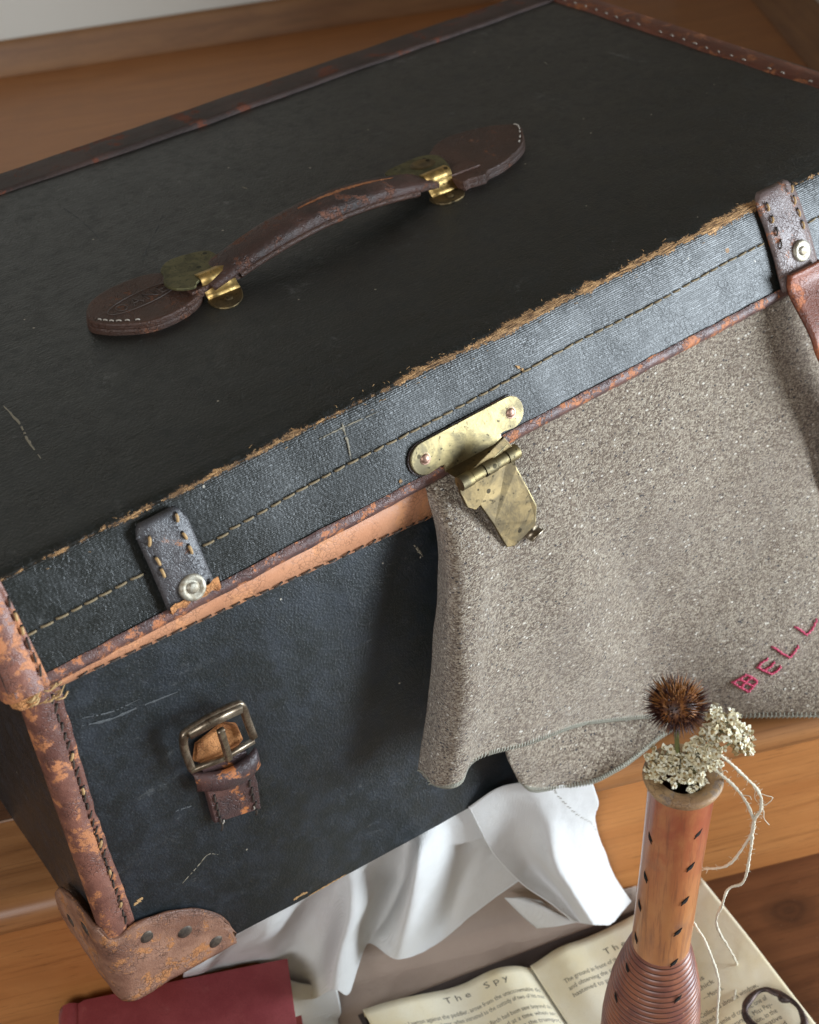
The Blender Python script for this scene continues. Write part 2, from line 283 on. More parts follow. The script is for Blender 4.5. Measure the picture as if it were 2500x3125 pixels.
# ------------------------------------------------------------------ mesh helpers
def link(name, me, mats, parent=None, origin=(0, 0, 0)):
    o = bpy.data.objects.new(name, me); COL.objects.link(o)
    for m in (mats if isinstance(mats, (list, tuple)) else [mats]): me.materials.append(m)
    if parent is not None: o.parent = parent
    return o
def mesh(name, verts, faces, mats, parent=None, smooth=True, loc=None, uv=None, mi=None):
    """verts in world coordinates; stored relative to the thing (parents carry no rotation)"""
    off = Vector((0, 0, 0)); pr = parent
    while pr is not None: off += pr.location; pr = pr.parent
    if loc is not None: off += Vector(loc)
    me = bpy.data.meshes.new(name); me.from_pydata([tuple(Vector(v) - off) for v in verts], [], faces)
    if uv is not None:
        l = me.uv_layers.new(name='UVMap')
        for lp in me.loops: l.data[lp.index].uv = uv[lp.vertex_index]
    if smooth: me.polygons.foreach_set('use_smooth', [True] * len(me.polygons))
    o = link(name, me, mats, parent)
    if mi: me.polygons.foreach_set('material_index', mi)
    if loc is not None: o.location = loc
    me.update(); return o
def tag(o, label, cat, group=None):
    o['label'] = label; o['category'] = cat
    if group: o['group'] = group
    return o
def struct(o): o['kind'] = 'structure'; return o
def thing(name, label, cat, loc, group=None):
    e = bpy.data.objects.new(name, None); COL.objects.link(e); e.location = loc; e.empty_display_size = 0.02
    return tag(e, label, cat, group)
def autosmooth(o, ang=35):
    me = o.data
    bm = bmesh.new(); bm.from_mesh(me); bmesh.ops.recalc_face_normals(bm, faces=bm.faces)
    for e in bm.edges:
        if len(e.link_faces) == 2 and e.calc_face_angle(0) > math.radians(ang): e.smooth = False
    bm.to_mesh(me); bm.free(); return o
def bevel(o, wd, seg=2):
    b = o.modifiers.new('b', 'BEVEL'); b.width = wd; b.segments = seg; b.limit_method = 'ANGLE'; b.angle_limit = math.radians(40); b.harden_normals = False; return o
def solid(o, t, off=-1):
    s = o.modifiers.new('s', 'SOLIDIFY'); s.thickness = t; s.offset = off; return o
def subd(o, n=1):
    s = o.modifiers.new('u', 'SUBSURF'); s.levels = n; s.render_levels = n; return o
def cr(p0, p1, p2, p3, t):
    return 0.5 * ((2 * p1) + (-p0 + p2) * t + (2 * p0 - 5 * p1 + 4 * p2 - p3) * t * t + (-p0 + 3 * p1 - 3 * p2 + p3) * t ** 3)
def spl(pts, n):
    pts = [Vector(p) for p in pts]; out = []
    N = len(pts) - 1
    for i in range(n + 1):
        x = i / n * N; k = min(int(x), N - 1); t = x - k
        a = pts[k - 1] if k > 0 else pts[0] * 2 - pts[1]; d = pts[k + 2] if k + 2 <= N else pts[N] * 2 - pts[N - 1]
        out.append(cr(a, pts[k], pts[k + 1], d, t))
    return out
def surf(ctrl, nu, nv, wob=None):
    rows = [spl(c, nv) for c in ctrl]
    colsT = [spl([r[j] for r in rows], nu) for j in range(nv + 1)]
    V = [[colsT[j][i] for j in range(nv + 1)] for i in range(nu + 1)]
    if wob:
        for i in range(nu + 1):
            for j in range(nv + 1): V[i][j] = V[i][j] + wob(V[i][j], i / nu, j / nv)
    return V
def grid_faces(nu, nv, base=0, flip=False):
    f = []
    for i in range(nu):
        for j in range(nv):
            a = base + i * (nv + 1) + j; q = (a, a + 1, a + nv + 2, a + nv + 1)
            f.append(q[::-1] if flip else q)
    return f
def nz(v, s, amp, seed=0.0): return (noise.noise(Vector(v) * s + Vector((seed, seed * 1.7, -seed)))) * amp
def tube(pts, r, sides=8, caps=True, base=0, twist=None):
    """returns verts, faces; r float or function(t)"""
    pts = [Vector(p) for p in pts]; V = []; F = []; n = len(pts)
    up = Vector((0, 0, 1)); prevn = None
    for i, p in enumerate(pts):
        d = (pts[min(i + 1, n - 1)] - pts[max(i - 1, 0)]).normalized()
        if prevn is None:
            prevn = d.orthogonal().normalized()
        nn = (prevn - d * prevn.dot(d)); nn = nn.normalized() if nn.length > 1e-9 else d.orthogonal().normalized(); prevn = nn; bn = d.cross(nn)
        rr = r(i / (n - 1)) if callable(r) else r
        for k in range(sides):
            a = 2 * math.pi * k / sides; q = rr
            if twist: q = rr * (1 + 0.28 * math.cos(2 * (a + twist * i)))
            V.append(p + nn * (math.cos(a) * q) + bn * (math.sin(a) * q))
    for i in range(n - 1):
        for k in range(sides):
            a = base + i * sides + k; b = base + i * sides + (k + 1) % sides; F.append((a, b, b + sides, a + sides))
    if caps: F.append(tuple(base + k for k in range(sides))[::-1]); F.append(tuple(base + (n - 1) * sides + k for k in range(sides)))
    return V, F
class MB:
    def __init__(s): s.v = []; s.f = []; s.mi = []
    def add(s, V, F, m=0):
        b = len(s.v); s.v += [Vector(v) for v in V]; s.f += [tuple(i + b for i in f) for f in F]; s.mi += [m] * len(F)
    def tube(s, pts, r, sides=6, m=0, twist=None): V, F = tube(pts, r, sides, twist=twist); s.add(V, F, m)
    def build(s, name, mats, parent=None, smooth=True): return mesh(name, s.v, s.f, mats, parent, smooth, mi=s.mi)
def lathe(prof, n=48, mat=Matrix()):
    V = []; F = []
    for r, z in prof:
        for k in range(n):
            a = 2 * math.pi * k / n; V.append(mat @ Vector((r * math.cos(a), r * math.sin(a), z)))
    for i in range(len(prof) - 1):
        for k in range(n):
            a = i * n + k; b = i * n + (k + 1) % n; F.append((a, b, b + n, a + n))
    return V, F
def slab(poly, top, nrm, th, inner=0.0):
    """polygon (list of 3D pts) extruded by th along nrm, with a rounded upper rim"""
    nrm = Vector(nrm).normalized(); P = [Vector(p) for p in poly]; n = len(P); c = sum(P, Vector()) / n
    V = []; rings = [(0, 0.0), (th * 0.65, 0.0), (th * 0.92, inner * 0.35), (th, inner)]
    for h, ins in rings:
        for p in P:
            d = (c - p); L = d.length; V.append(p + nrm * h + d / L * ins)
    F = []
    for r in range(3):
        for k in range(n): F.append((r * n + k, r * n + (k + 1) % n, (r + 1) * n + (k + 1) % n, (r + 1) * n + k))
    F.append(tuple(3 * n + k for k in range(n))); F.append(tuple(range(n))[::-1])
    return V, F
def smoothpoly(pts, n):
    P = [Vector(p) for p in pts]; m = len(P); out = []
    for k in range(m):
        for j in range(n):
            out.append(cr(P[k - 1], P[k], P[(k + 1) % m], P[(k + 2) % m], j / n))
    return out

# ------------------------------------------------------------------ the setting: landing, riser, lower step, walls
SR = math.radians(-23.8)
def stair_obj(name, V, F, m, smooth=False, loc=(0, 0, 0)):
    me = bpy.data.meshes.new(name); me.from_pydata(V, [], F); o = link(name, me, m); o.rotation_euler = (0, 0, SR); o.location = loc
    if smooth: autosmooth(o, 30); me.polygons.foreach_set('use_smooth', [True] * len(me.polygons))
    return o
def box(x0, x1, y0, y1, z0, z1):
    V = [(x, y, z) for x in (x0, x1) for y in (y0, y1) for z in (z0, z1)]
    return V, [(0, 1, 3, 2), (4, 6, 7, 5), (0, 4, 5, 1), (2, 3, 7, 6), (0, 2, 6, 4), (1, 5, 7, 3)]
# landing: wide floor with boards
V, F = box(-2.2, 2.3, 0.62, 1.60, -0.03, 0.0); land = struct(stair_obj('landing', V, F, PINE_F))
V, F = box(-2.2, 2.3, 0.158, 0.6185, -0.03, 0.0); b = stair_obj('board', V, F, PINE_D); b.parent = land; b.rotation_euler = (0, 0, 0); bevel(b, 0.0012)
prof = [(0.1565, -0.028), (0.1565, -0.0004), (0.100, -0.0004)]
for k in range(9):
    a = math.pi / 2 + math.pi * k / 8; prof.append((0.0925 + 0.013 * math.cos(a), -0.0142 + 0.0138 * math.sin(a)))
prof += [(0.0975, -0.030), (0.1000, -0.0345), (0.1035, -0.040), (0.112, -0.041), (0.125, -0.028)]
def extrude_x(prof, x0, x1, n=1):
    V = []; m = len(prof)
    for i in range(n + 1):
        x = x0 + (x1 - x0) * i / n
        V += [(x, y, z) for y, z in prof]
    F = [(i * m + k, i * m + (k + 1) % m, (i + 1) * m + (k + 1) % m, (i + 1) * m + k) for i in range(n) for k in range(m)]
    F += [tuple(range(m)), tuple(n * m + k for k in range(m))[::-1]]
    return V, F
V, F = extrude_x(prof, -2.2, 2.3); nos = stair_obj('nosing', V, F, PINE_N, True); nos.parent = land; nos.rotation_euler = (0, 0, 0)
V, F = box(-2.2, 2.3, 0.103, 0.120, -0.20, -0.0385); struct(stair_obj('riser', V, F, PINE_R))
V, F = box(-2.2, 2.3, -0.36, 0.1028, -0.22, -0.19); struct(stair_obj('lower_step', V, F, PINE_T))
# the joint's pale filler line on the left of the landing
V, F = box(-0.30, -0.062, 0.1568, 0.1577, -0.004, 0.0006); j = stair_obj('joint_filler', V, F, m_plain('filler', (0.42, 0.27, 0.19), 0.6)); j.parent = land; j.rotation_euler = (0, 0, 0)
# walls
V, F = box(-2.2, 1.0, 1.60, 1.66, -0.03, 2.2); struct(stair_obj('wall', V, F, WALLM))
def baseboard(x0, x1):
    pr = [(1.5995, 0.0004), (1.5995, 0.046), (1.596, 0.0465), (1.590, 0.043), (1.5865, 0.036), (1.583, 0.024), (1.578, 0.012), (1.576, 0.0004)]
    return extrude_x(pr, x0, x1)
V, F = baseboard(-2.2, 0.70); struct(stair_obj('baseboard', V, F, PINE_B, True))
# the side wall on the right, at its own angle
qd = Vector((-0.5356, -0.8445, 0)); ang = math.atan2(qd.y, qd.x)
def side_obj(name, V, F, m, sm=False):
    o = stair_obj(name, V, F, m, sm); o.rotation_euler = (0, 0, ang); o.location = (1.5308, 0.8771, 0); return o
V, F = box(-1.0, 0.62, 0.045, 0.10, -0.03, 2.2); struct(side_obj('wall', V, F, WALLM))
pr = [(0.0445, 0.0004), (0.0445, 0.046), (0.040, 0.0465), (0.032, 0.041), (0.026, 0.030), (0.012, 0.012), (0.004, 0.0055), (0.0, 0.0004)]
V, F = extrude_x(pr, -1.0, 0.62); struct(side_obj('baseboard', V, F, PINE_B, True))

# ------------------------------------------------------------------ trunk
TR = thing('trunk', 'old black canvas travelling trunk with worn leather edges, standing on the wooden landing', 'trunk', (0, 0, 0))
ZB, ZT, ZM = 0.0, 0.2735, 0.3268
BZ = 0.262
XR, YB = 0.719, 0.418
def yF(x, z): return -0.105 * x * (1 - z / BZ) if z < BZ else 0.0
def LF(x, s, off=0.0):
    yb, zb = -0.010, ZT; yt, zt = 0.006 + 0.021 * x, ZM
    d = Vector((0, yt - yb, zt - zb)); n = Vector((0, -d.z, d.y)).normalized()
    bul = 0.0016 * math.sin(math.pi * max(0, min(1, s)))
    return Vector((x, yb, zb)) + d * s + n * (off + bul)
LN = Vector((0, -0.0533, 0.021)).normalized()
# body
mb = MB(); nx, nzv = 90, 40
g = []
for i in range(nx + 1):
    x = 0.002 + (XR - 0.010) * i / nx
    for k in range(nzv + 1):
        z = BZ * k / nzv; p = Vector((x, yF(x, z), z)); p.y += nz(p, 14, 0.0011) + nz(p, 60, 0.0003, 3); g.append(p)
mb.add(g, grid_faces(nx, nzv, flip=True))
g = []
for i in range(41):
    y = YB * i / 40
    for k in range(21):
        z = BZ * k / 20; p = Vector((0.002, y - 0.0, z)); bulge = 0.004 * math.sin(math.pi * i / 40) * math.sin(math.pi * k / 20)
        p.x += -bulge + 0.010 * (i / 40) ** 2 + nz(p, 12, 0.001); g.append(p)
mb.add(g, grid_faces(40, 20))
V, F = box(0.004, XR - 0.008, 0.004, YB - 0.002, 0.0015, BZ); V = [Vector((v[0], max(v[1], yF(v[0], v[2]) + 0.004) if v[1] < 0.1 else v[1], v[2])) for v in V]
mb.add(V, F)
body = mb.build('body', CANVAS, TR)
# lid cross-section, swept along x
def lid_profile(x):
    pts = []; yt, zt = 0.006 + 0.021 * x, ZM
    for k in range(13): 
        s = k / 12 * 0.93; pts.append((LF(x, s), (s - 0.985) * 0.0573))
    c = LF(x, 0.93); e = Vector((x, yt + 0.0075, zt)); mid = Vector((x, yt + 0.0006, zt - 0.0004))
    for k in range(1, 7):
        t = k / 6; q = c * (1 - t) ** 2 + mid * 2 * t * (1 - t) + e * t * t; pts.append((q, -0.0028 + 0.0095 * t))
    L0 = yt + 0.0075
    for k in range(1, 49):
        y = L0 + (YB - 0.006 - L0) * k / 48; pts.append((Vector((x, y, zt)), 0.0067 + y - L0))
    for k in range(1, 5):
        a = math.pi / 2 * k / 4; pts.append((Vector((x, YB - 0.006 + 0.006 * math.sin(a), zt - 0.006 + 0.006 * math.cos(a))), 0.45))
    pts.append((Vector((x, YB, ZT)), 0.6))
    return pts
nx = 150; g = []; uv = []
for i in range(nx + 1):
    x = -0.0085 + (XR + 0.0085) * i / nx
    for p, v in lid_profile(x):
        p = p.copy(); k = 1.0
        if p.z > ZM - 0.001 and p.y > 0.03: p.z += nz(p, 6, 0.0022) + nz(p, 25, 0.0005) + 0.0012 * math.sin(math.pi * min(1, max(0, p.y / YB)))
        else: q = nz(p, 20, 0.0009) + nz(p, 70, 0.0003, 5); p += LN * q
        g.append(p); uv.append((p.x, v))
m = len(lid_profile(0.1)); F = grid_faces(nx, m - 1, flip=True)
F.append(tuple(range(m))); F.append(tuple(nx * m + k for k in range(m))[::-1])
lid = mesh('lid', g, F, LIDC, TR, True, uv=uv)
# underside of the lid (closes the gap)
V, F = box(-0.0075, XR - 0.002, -0.0085, YB - 0.001, ZT - 0.0075, ZT + 0.001); u = mesh('lid_frame', V, F, L_BIND, lid, False)

# leather lip round the top of the body (seen under the lid)
g = []; n = 120
for i in range(n + 1):
    x = 0.0175 + (XR - 0.02) * i / n
    zl = 0.2555 - 0.075 * max(0, x - 0.02) if x < 0.26 else 0.2375
    sc = 0.0009 * abs(math.sin(x * 200)) + nz((x, 0, 0), 120, 0.0004)
    g += [Vector((x, yF(x, zl) + 0.001, zl - sc)), Vector((x, yF(x, zl) - 0.0028, zl - sc + 0.0004)), Vector((x, -0.0046, 0.250 + 0 * x)) if False else Vector((x, -0.0044 + nz((x, 1, 0), 40, 0.0005), 0.5 * (zl + 0.2665))), Vector((x, -0.0046, 0.2668)), Vector((x, 0.003, 0.2668))]
lip = mesh('leather_lip', g, grid_faces(n, 4, flip=True), L_LIP, TR)
# bottom binding of the lid, rolled leather
g = []; n = 260
for i in range(n + 1):
    x = -0.006 + (XR + 0.006) * i / n; wv = nz((x, 2, 0), 90, 0.0007) + nz((x, 0, 5), 22, 0.0006)
    th = 0.0008 + 0.0004 * noise.noise(Vector((x * 130, 0, 0)))
    cyc = [(-0.0100 - th * 0.4, ZT + 0.0012 + wv), (-0.0112 - th, ZT - 0.0002 + wv), (-0.0118 - th, ZT - 0.0030), (-0.0108 - th, ZT - 0.0062 + wv), (-0.0065, ZT - 0.0082 + wv), (0.0, ZT - 0.0080)]
    for y, z in cyc: g.append(Vector((x, y, z)))
bind = mesh('lid_binding', g, grid_faces(n, 5, flip=True), L_BIND, lid)

# stitches: one shared mesh each, copied
def stitch_mesh(name, L, r, mats):
    s = MB(); s.tube([(-L / 2, 0, -r * 0.4), (-L * 0.3, 0, r * 0.5), (0, 0, r * 0.9), (L * 0.3, 0, r * 0.5), (L / 2, 0, -r * 0.4)], r, 6, 0)
    V, F = lathe([(0.0001, r * 0.25), (r * 1.0, r * 0.15), (r * 1.3, -r * 0.5)], 8, Matrix.Translation((L * 0.60, 0, 0))); s.add(V, F, 1)
    me = bpy.data.meshes.new(name); me.from_pydata([tuple(v) for v in s.v], [], s.f)
    for m_ in mats: me.materials.append(m_)
    me.polygons.foreach_set('material_index', s.mi); me.polygons.foreach_set('use_smooth', [True] * len(me.polygons)); return me
ST_TAN = stitch_mesh('stitch', 0.0062, 0.00062, [THREAD, HOLE]); ST_DK = stitch_mesh('stitch', 0.0048, 0.0006, [THREADD, HOLE]); ST_GD = stitch_mesh('stitch', 0.0042, 0.00075, [THREADO, HOLE])
ST_PALE = stitch_mesh('stitch', 0.0030, 0.0005, [m_plain('pale_thread', (0.46, 0.42, 0.36), 0.7), HOLE])
def stitch(me, p, d, n, parent, jit=0.08, scale=1.0):
    d = Vector(d).normalized(); n = Vector(n).normalized()
    a = random.uniform(-jit, jit); d = (Matrix.Rotation(a, 3, n) @ d)
    d = (d - n * d.dot(n)).normalized(); y = n.cross(d)
    o = bpy.data.objects.new('stitch', me); COL.objects.link(o); o.parent = parent
    off = Vector(); pr = parent
    while pr is not None: off += pr.location; pr = pr.parent
    q = Vector(p) - off; s = scale * random.uniform(0.85, 1.12)
    o.matrix_local = Matrix(((d.x * s, y.x, n.x, q.x), (d.y * s, y.y, n.y, q.y), (d.z * s, y.z, n.z, q.z), (0, 0, 0, 1)))
    return o
x = 0.012; k = 0
while x < 0.70:
    if not (0.073 < x < 0.1065 or 0.527 < x < 0.571):
        s = 0.42 + 0.13 * min(1, x / 0.5) + 0.01 * math.sin(x * 40)
        if 0.075 < x < 0.12: s -= 0.02
        stitch(ST_TAN, LF(x, s, 0.0004 + nz(LF(x, s), 20, 0.0009)), (1, 0, 0.02), LN, lid)
    x += 0.0083 + random.uniform(-0.0006, 0.0006); k += 1
# lip stitches (scalloped)
x = 0.03; 
while x < 0.262:
    zl = 0.2555 - 0.075 * (x - 0.02)
    stitch(ST_DK, (x, yF(x, zl) - 0.0036, zl + 0.0014), (1, 0, 0.10 - 0.1), (0, -1, 0.1), lip, 0.25); x += 0.0088
# leather strip down the front left corner of the body
g = []; n = 90
def strip_sec(z, w, grow=0.0):
    y0 = yF(0.01, z)
    return [Vector((-0.0008, 0.006, z)), Vector((-0.0024 - grow, 0.0035, z)), Vector((-0.0018 - grow, 0.0, z)), Vector((0.0004, -0.0030 - grow, z)), Vector((0.004, -0.0040 - grow, z)), Vector((w * 0.65, -0.0038 - grow, z)), Vector((w * 0.72, -0.0022, z)), Vector((w * 0.80, -0.0030, z)), Vector((w, -0.0024, z)), Vector((w + 0.0003, 0.002, z))]
for i in range(n + 1):
    z = 0.052 + (0.262 - 0.052) * i / n; w_ = 0.0168 + nz((0, 0, z), 90, 0.0009) + 0.001 * math.sin(z * 30)
    sec = strip_sec(z, w_)
    for q in sec: q.y += nz(q, 70, 0.0006); g.append(q)
strip = mesh('corner_strip', g, grid_faces(n, 9), L_STRIP, TR); 
z = 0.066
while z < 0.254:
    stitch(ST_DK, (0.0122, -0.0030, z), (0.35, 0, 1), (0, -1, 0), strip, 0.3)
    z += 0.0068
for z in (0.082, 0.112, 0.137, 0.181, 0.208): stitch(ST_GD, (0.0124, -0.0036, z), (0.2, 0, 1), (0, -1, 0), strip, 0.3)
# lid front left corner strip
g = []; n = 30
for i in range(n + 1):
    s = -0.10 + 1.08 * i / n; base = LF(0.0, s); w_ = 0.0085 + 0.003 * (1 - s)
    for dx, off in ((-0.0085, -0.018), (-0.0108, -0.011), (-0.0104, -0.004), (-0.0080, 0.0006), (-0.002, 0.0022), (w_ * 0.62, 0.0027), (w_ * 0.7, 0.0012), (w_ * 0.8, 0.0020), (w_, 0.0015), (w_ + 0.0004, -0.001)):
        q = Vector((dx, base.y, base.z)) + LN * off; q += LN * nz(q, 80, 0.0006); g.append(q)
lcs = mesh('lid_corner_strip', g, grid_faces(n, 9), L_STRIP, lid)
for s in (0.08, 0.22, 0.36, 0.50, 0.64, 0.78): stitch(ST_GD if s in (0.50, 0.64) else ST_DK, LF(0.0078 + 0.0015 * (1 - s), s, 0.0022), (0.12, 0.3, 1), LN, lcs, 0.2)
# frayed knot of golden thread and leather where lid and body corners meet
kn = MB(); rnd = random.Random(3)
for q in range(15):
    c0 = Vector((rnd.uniform(-0.003, 0.016), rnd.uniform(-0.0155, -0.011), rnd.uniform(0.2600, 0.2700)))
    L = rnd.uniform(0.003, 0.007); pts = [c0 + Vector((L * (t - 0.5), -0.0012 * math.sin(math.pi * t) + rnd.uniform(-0.0003, 0.0003), rnd.uniform(-0.0008, 0.0008) + 0.0018 * (t - 0.5))) for t in (0, 0.3, 0.6, 1.0)]
    kn.tube(spl(pts, 6), rnd.uniform(0.0003, 0.0006), 5)
knot = kn.build('thread_knot', THREADO, lid)
kb = MB(); V, F = lathe([(0.0001, 0.0105), (0.005, 0.0085), (0.0085, 0.003), (0.008, -0.003), (0.004, -0.0065), (0.0001, -0.007)], 20, Matrix.Translation((-0.002, -0.0065, 0.2640)) @ Matrix.Rotation(math.pi / 2, 4, 'Y') @ Matrix.Diagonal((0.62, 0.75, 0.95, 1)))
V = [Vector(v) + Vector(v).normalized() * nz(v, 150, 0.0012) for v in V]; kb.add(V, F); kb.build('corner_knuckle', L_RAW, lid)
# leather cap on the bottom left corner
def cap_h(t):
    R = 0.0715; a = abs(t)
    if t >= 0:
        h = math.sqrt(max(0, 1 - (a / R) ** 2.3)) * 0.062
        return h - 0.004 * math.exp(-((t - 0.006) / 0.006) ** 2)
    return math.sqrt(max(0, 1 - (a / 0.078) ** 2.0)) * 0.070
V = []; n = 70; mrow = 14
ts = [-0.0775 + (0.0775 + 0.0715) * i / n for i in range(n + 1)]
def wrap(t, off):
    r = 0.005
    if t > r: return Vector((t, -off - 0.0075 * t * 0 + yF(t, 0.0) * 0.6, 0)), Vector((0, -1, 0))
    if t < -r: return Vector((-off, -t, 0)), Vector((-1, 0, 0))
    a = (t + r) / (2 * r) * math.pi / 2
    c = Vector((r, r, 0)); d = Vector((-math.cos(a), -math.sin(a), 0)); return c + d * (r + off), d
for i, t in enumerate(ts):
    top = max(0.0015, cap_h(t)); 
    for k in range(mrow + 1):
        f = k / mrow; z = -0.0035 + (top + 0.0035) * f
        edge = min(f, 1 - f) * mrow; off = 0.0036 if edge >= 1 else 0.0026
        if k == mrow: off = 0.0022
        off += 0.0010 * math.exp(-((1 - f) / 0.10) ** 2) * 1.0
        p, d = wrap(t, off); p.z = z; p += d * (nz(p, 60, 0.0010) + nz(p, 180, 0.0004)); V.append(p)
cap = mesh('corner_cap', V, grid_faces(n, mrow), L_CAP, TR); solid(cap, 0.0025, -1 if False else -1)
# thick rolled rim of the cap
rim = []
for i, t in enumerate(ts):
    p, d = wrap(t, 0.0036); p.z = max(0.0015, cap_h(t)) - 0.0006; rim.append(p)
rm = MB(); rm.tube(rim, lambda t: 0.0013 + 0.0002 * math.sin(t * 60), 8); rm.build('cap_rim', m_leather('cap_rim_leather', (0.12, 0.055, 0.035), (0.22, 0.10, 0.06), (0.42, 0.19, 0.08), 0.35, 90), cap)
nail = lathe([(0.0001, 0.0010), (0.0026, 0.0009), (0.0046, 0.0004), (0.0052, -0.0012)], 20)
def put_disc(name, V, F, pos, nrm, mats, parent, mi=None, sx=1.0, smooth=True):
    rot = Vector(nrm).to_track_quat('Z', 'Y').to_matrix().to_4x4(); Mx = Matrix.Translation(pos) @ rot @ Matrix.Diagonal((sx, 1, 1, 1))
    return mesh(name, [Mx @ Vector(v) for v in V], F, mats, parent, smooth, mi=mi)
for px, z in ((0.0206, 0.0475), (0.0426, 0.0330), (0.0590, 0.0080)): put_disc('nail', nail[0], nail[1], (px, wrap(px, 0.0058)[0].y, z), (0, -1, 0.0), NAILM, cap)
for y, z in ((0.020, 0.0500), (0.052, 0.0230)): put_disc('nail', nail[0], nail[1], (-0.0058, y, z), (-1, 0, 0), NAILM, cap)

# back and right bindings on the lid's top
def topz(x, y): return ZM + nz((x, y, ZM), 6, 0.0022) + nz((x, y, ZM), 25, 0.0005) + 0.0012 * math.sin(math.pi * min(1, max(0, y / YB)))
g = []; n = 120
for i in range(n + 1):
    x = -0.002 + (XR - 0.004) * i / n; yi = 0.3845 + nz((x, 0, 0), 30, 0.0012); z0 = ZM + 0.0006
    e = nz((x, 3, 0), 60, 0.0005)
    for y, z in ((yi - 0.0006, z0 - 0.0015), (yi, z0 + 0.0022 + e), (yi + 0.003, z0 + 0.0030 + e), (yi + 0.006, z0 + 0.0016), (yi + 0.018, z0 + 0.0020 + e), (yi + 0.030, z0 + 0.0016), (YB - 0.002, z0 + 0.0005), (YB + 0.003, z0 - 0.004), (YB + 0.0032, ZT - 0.006)):
        g.append(Vector((x, y, z)))
bb = mesh('back_binding', g, grid_faces(n, 8, flip=True), m_leather('back_leather', (0.040, 0.024, 0.020), (0.070, 0.040, 0.033), (0.18, 0.055, 0.028), 0.36, 40, 0.6), lid)
g = []
for i in range(n + 1):
    y = 0.016 + (YB - 0.018) * i / n; e = nz((0, y, 2), 60, 0.0008); xi = 0.694 + nz((0, y, 9), 22, 0.0022); z0 = ZM + 0.0004
    if i < 8: z0 -= (8 - i) * 0.0008
    for x, z in ((xi - 0.0005, z0 - 0.0015), (xi, z0 + 0.0016 + e), (xi + 0.004, z0 + 0.0026 + e), (xi + 0.012, z0 + 0.0034 + e), (XR - 0.002, z0 + 0.0024), (XR + 0.003, z0 - 0.003), (XR + 0.003, ZT - 0.006)):
        g.append(Vector((x, y, z)))
sb = mesh('side_binding', g, grid_faces(n, 6), L_RIGHT, lid)
y = 0.05
while y < 0.40:
    if random.random() < 0.8: stitch(ST_PALE, (0.6975 + nz((0, y, 9), 22, 0.0022), y, ZM + 0.0034), (0.1, 1, 0), (0, 0, 1), sb, 0.4)
    y += 0.0125

# scuffs and chips in the canvas, thin raised fibres where the skin is torn
def ribbon(name, pts, w_, m, parent, up, jag=0.5, n=26):
    up = Vector(up); P = spl(pts, n); V = []; rr = random.Random(len(pts) * 7 + int(pts[0][0] * 1e4))
    for i, p in enumerate(P):
        d = (P[min(i + 1, n)] - P[max(i - 1, 0)]).normalized(); sd = d.cross(up).normalized()
        ww = w_ * (0.25 + jag * rr.random()) * math.sin(math.pi * (0.06 + 0.88 * i / n)) ** 0.6
        V += [p - sd * ww * rr.uniform(0.5, 1.4), p + up * 0.00022, p + sd * ww * rr.uniform(0.4, 1.2)]
    F = []
    for i in range(n):
        if rr.random() < 0.22 and name != 'chip': continue
        a = i * 3; F += [(a, a + 1, a + 4, a + 3), (a + 1, a + 2, a + 5, a + 4)]
    return mesh(name, V, F, m, parent, False)
def T3(l): return [(a, b_, topz(a, b_) + 0.0001) for a, b_ in l]
def B3(l): return [(a, yF(a, z_) + nz((a, yF(a, z_), z_), 14, 0.0011) + nz((a, yF(a, z_), z_), 60, 0.0003, 3) - 0.00015, z_) for a, z_ in l]
for l, w_, m_ in (([(0.2038, 0.3328), (0.2047, 0.3151), (0.2031, 0.2905), (0.2003, 0.2712)], 0.0007, PALE), ([(0.2508, 0.2787), (0.2359, 0.261), (0.2178, 0.2416), (0.2069, 0.2283)], 0.0006, PALE),
              ([(0.071, 0.1402), (0.0703, 0.1157), (0.067, 0.0985), (0.0651, 0.0788)], 0.0014, SCUFF), ([(0.3085, 0.2719), (0.3095, 0.2673)], 0.0012, SCUFF), ([(0.5977, 0.2896), (0.5962, 0.2833)], 0.0008, SCUFF)):
    ribbon('scuff', T3(l), w_, m_, lid, (0, 0, 1))
for l, w_, m_ in (([(0.047, 0.0674), (0.057, 0.0728), (0.0633, 0.0767), (0.0697, 0.0805), (0.0753, 0.0763)], 0.0008, SCUFF), ([(0.020, 0.0723), (0.0262, 0.0751)], 0.0030, CHIP), ([(0.1139, 0.0040), (0.119, 0.0048), (0.124, 0.0043)], 0.0028, CHIP), ([(0.124, 0.0005), (0.152, 0.0007)], 0.0012, CHIP),
              ([(0.0211, 0.2219), (0.0366, 0.2157), (0.0535, 0.2137), (0.0766, 0.2101)], 0.0016, PALE), ([(0.024, 0.2259), (0.040, 0.2197), (0.056, 0.2187)], 0.0009, PALE), ([(0.2351, 0.2244), (0.2406, 0.2125)], 0.0016, SCUFF), ([(0.0579, 0.1274), (0.068, 0.1248)], 0.0016, PALE)):
    ribbon('chip' if m_ is CHIP else 'scuff', B3(l), w_, m_, body, (0, -1, 0))
def L3(l): return [LF(a, s_, 0.0004 + nz(LF(a, s_), 20, 0.0009)) for a, s_ in l]
for l, w_, m_ in (([(0.2033, 0.866), (0.2025, 0.6725), (0.2013, 0.5134)], 0.0015, SCUFF), ([(0.1875, 0.8236), (0.2003, 0.8232), (0.2261, 0.8081)], 0.0008, SCUFF), ([(0.2254, 0.0826), (0.2274, 0.0726)], 0.0026, CHIP), ([(0.3191, 0.603), (0.3235, 0.5196)], 0.0018, CHIP)):
    ribbon('scuff', L3(l), w_, m_, lid, LN)

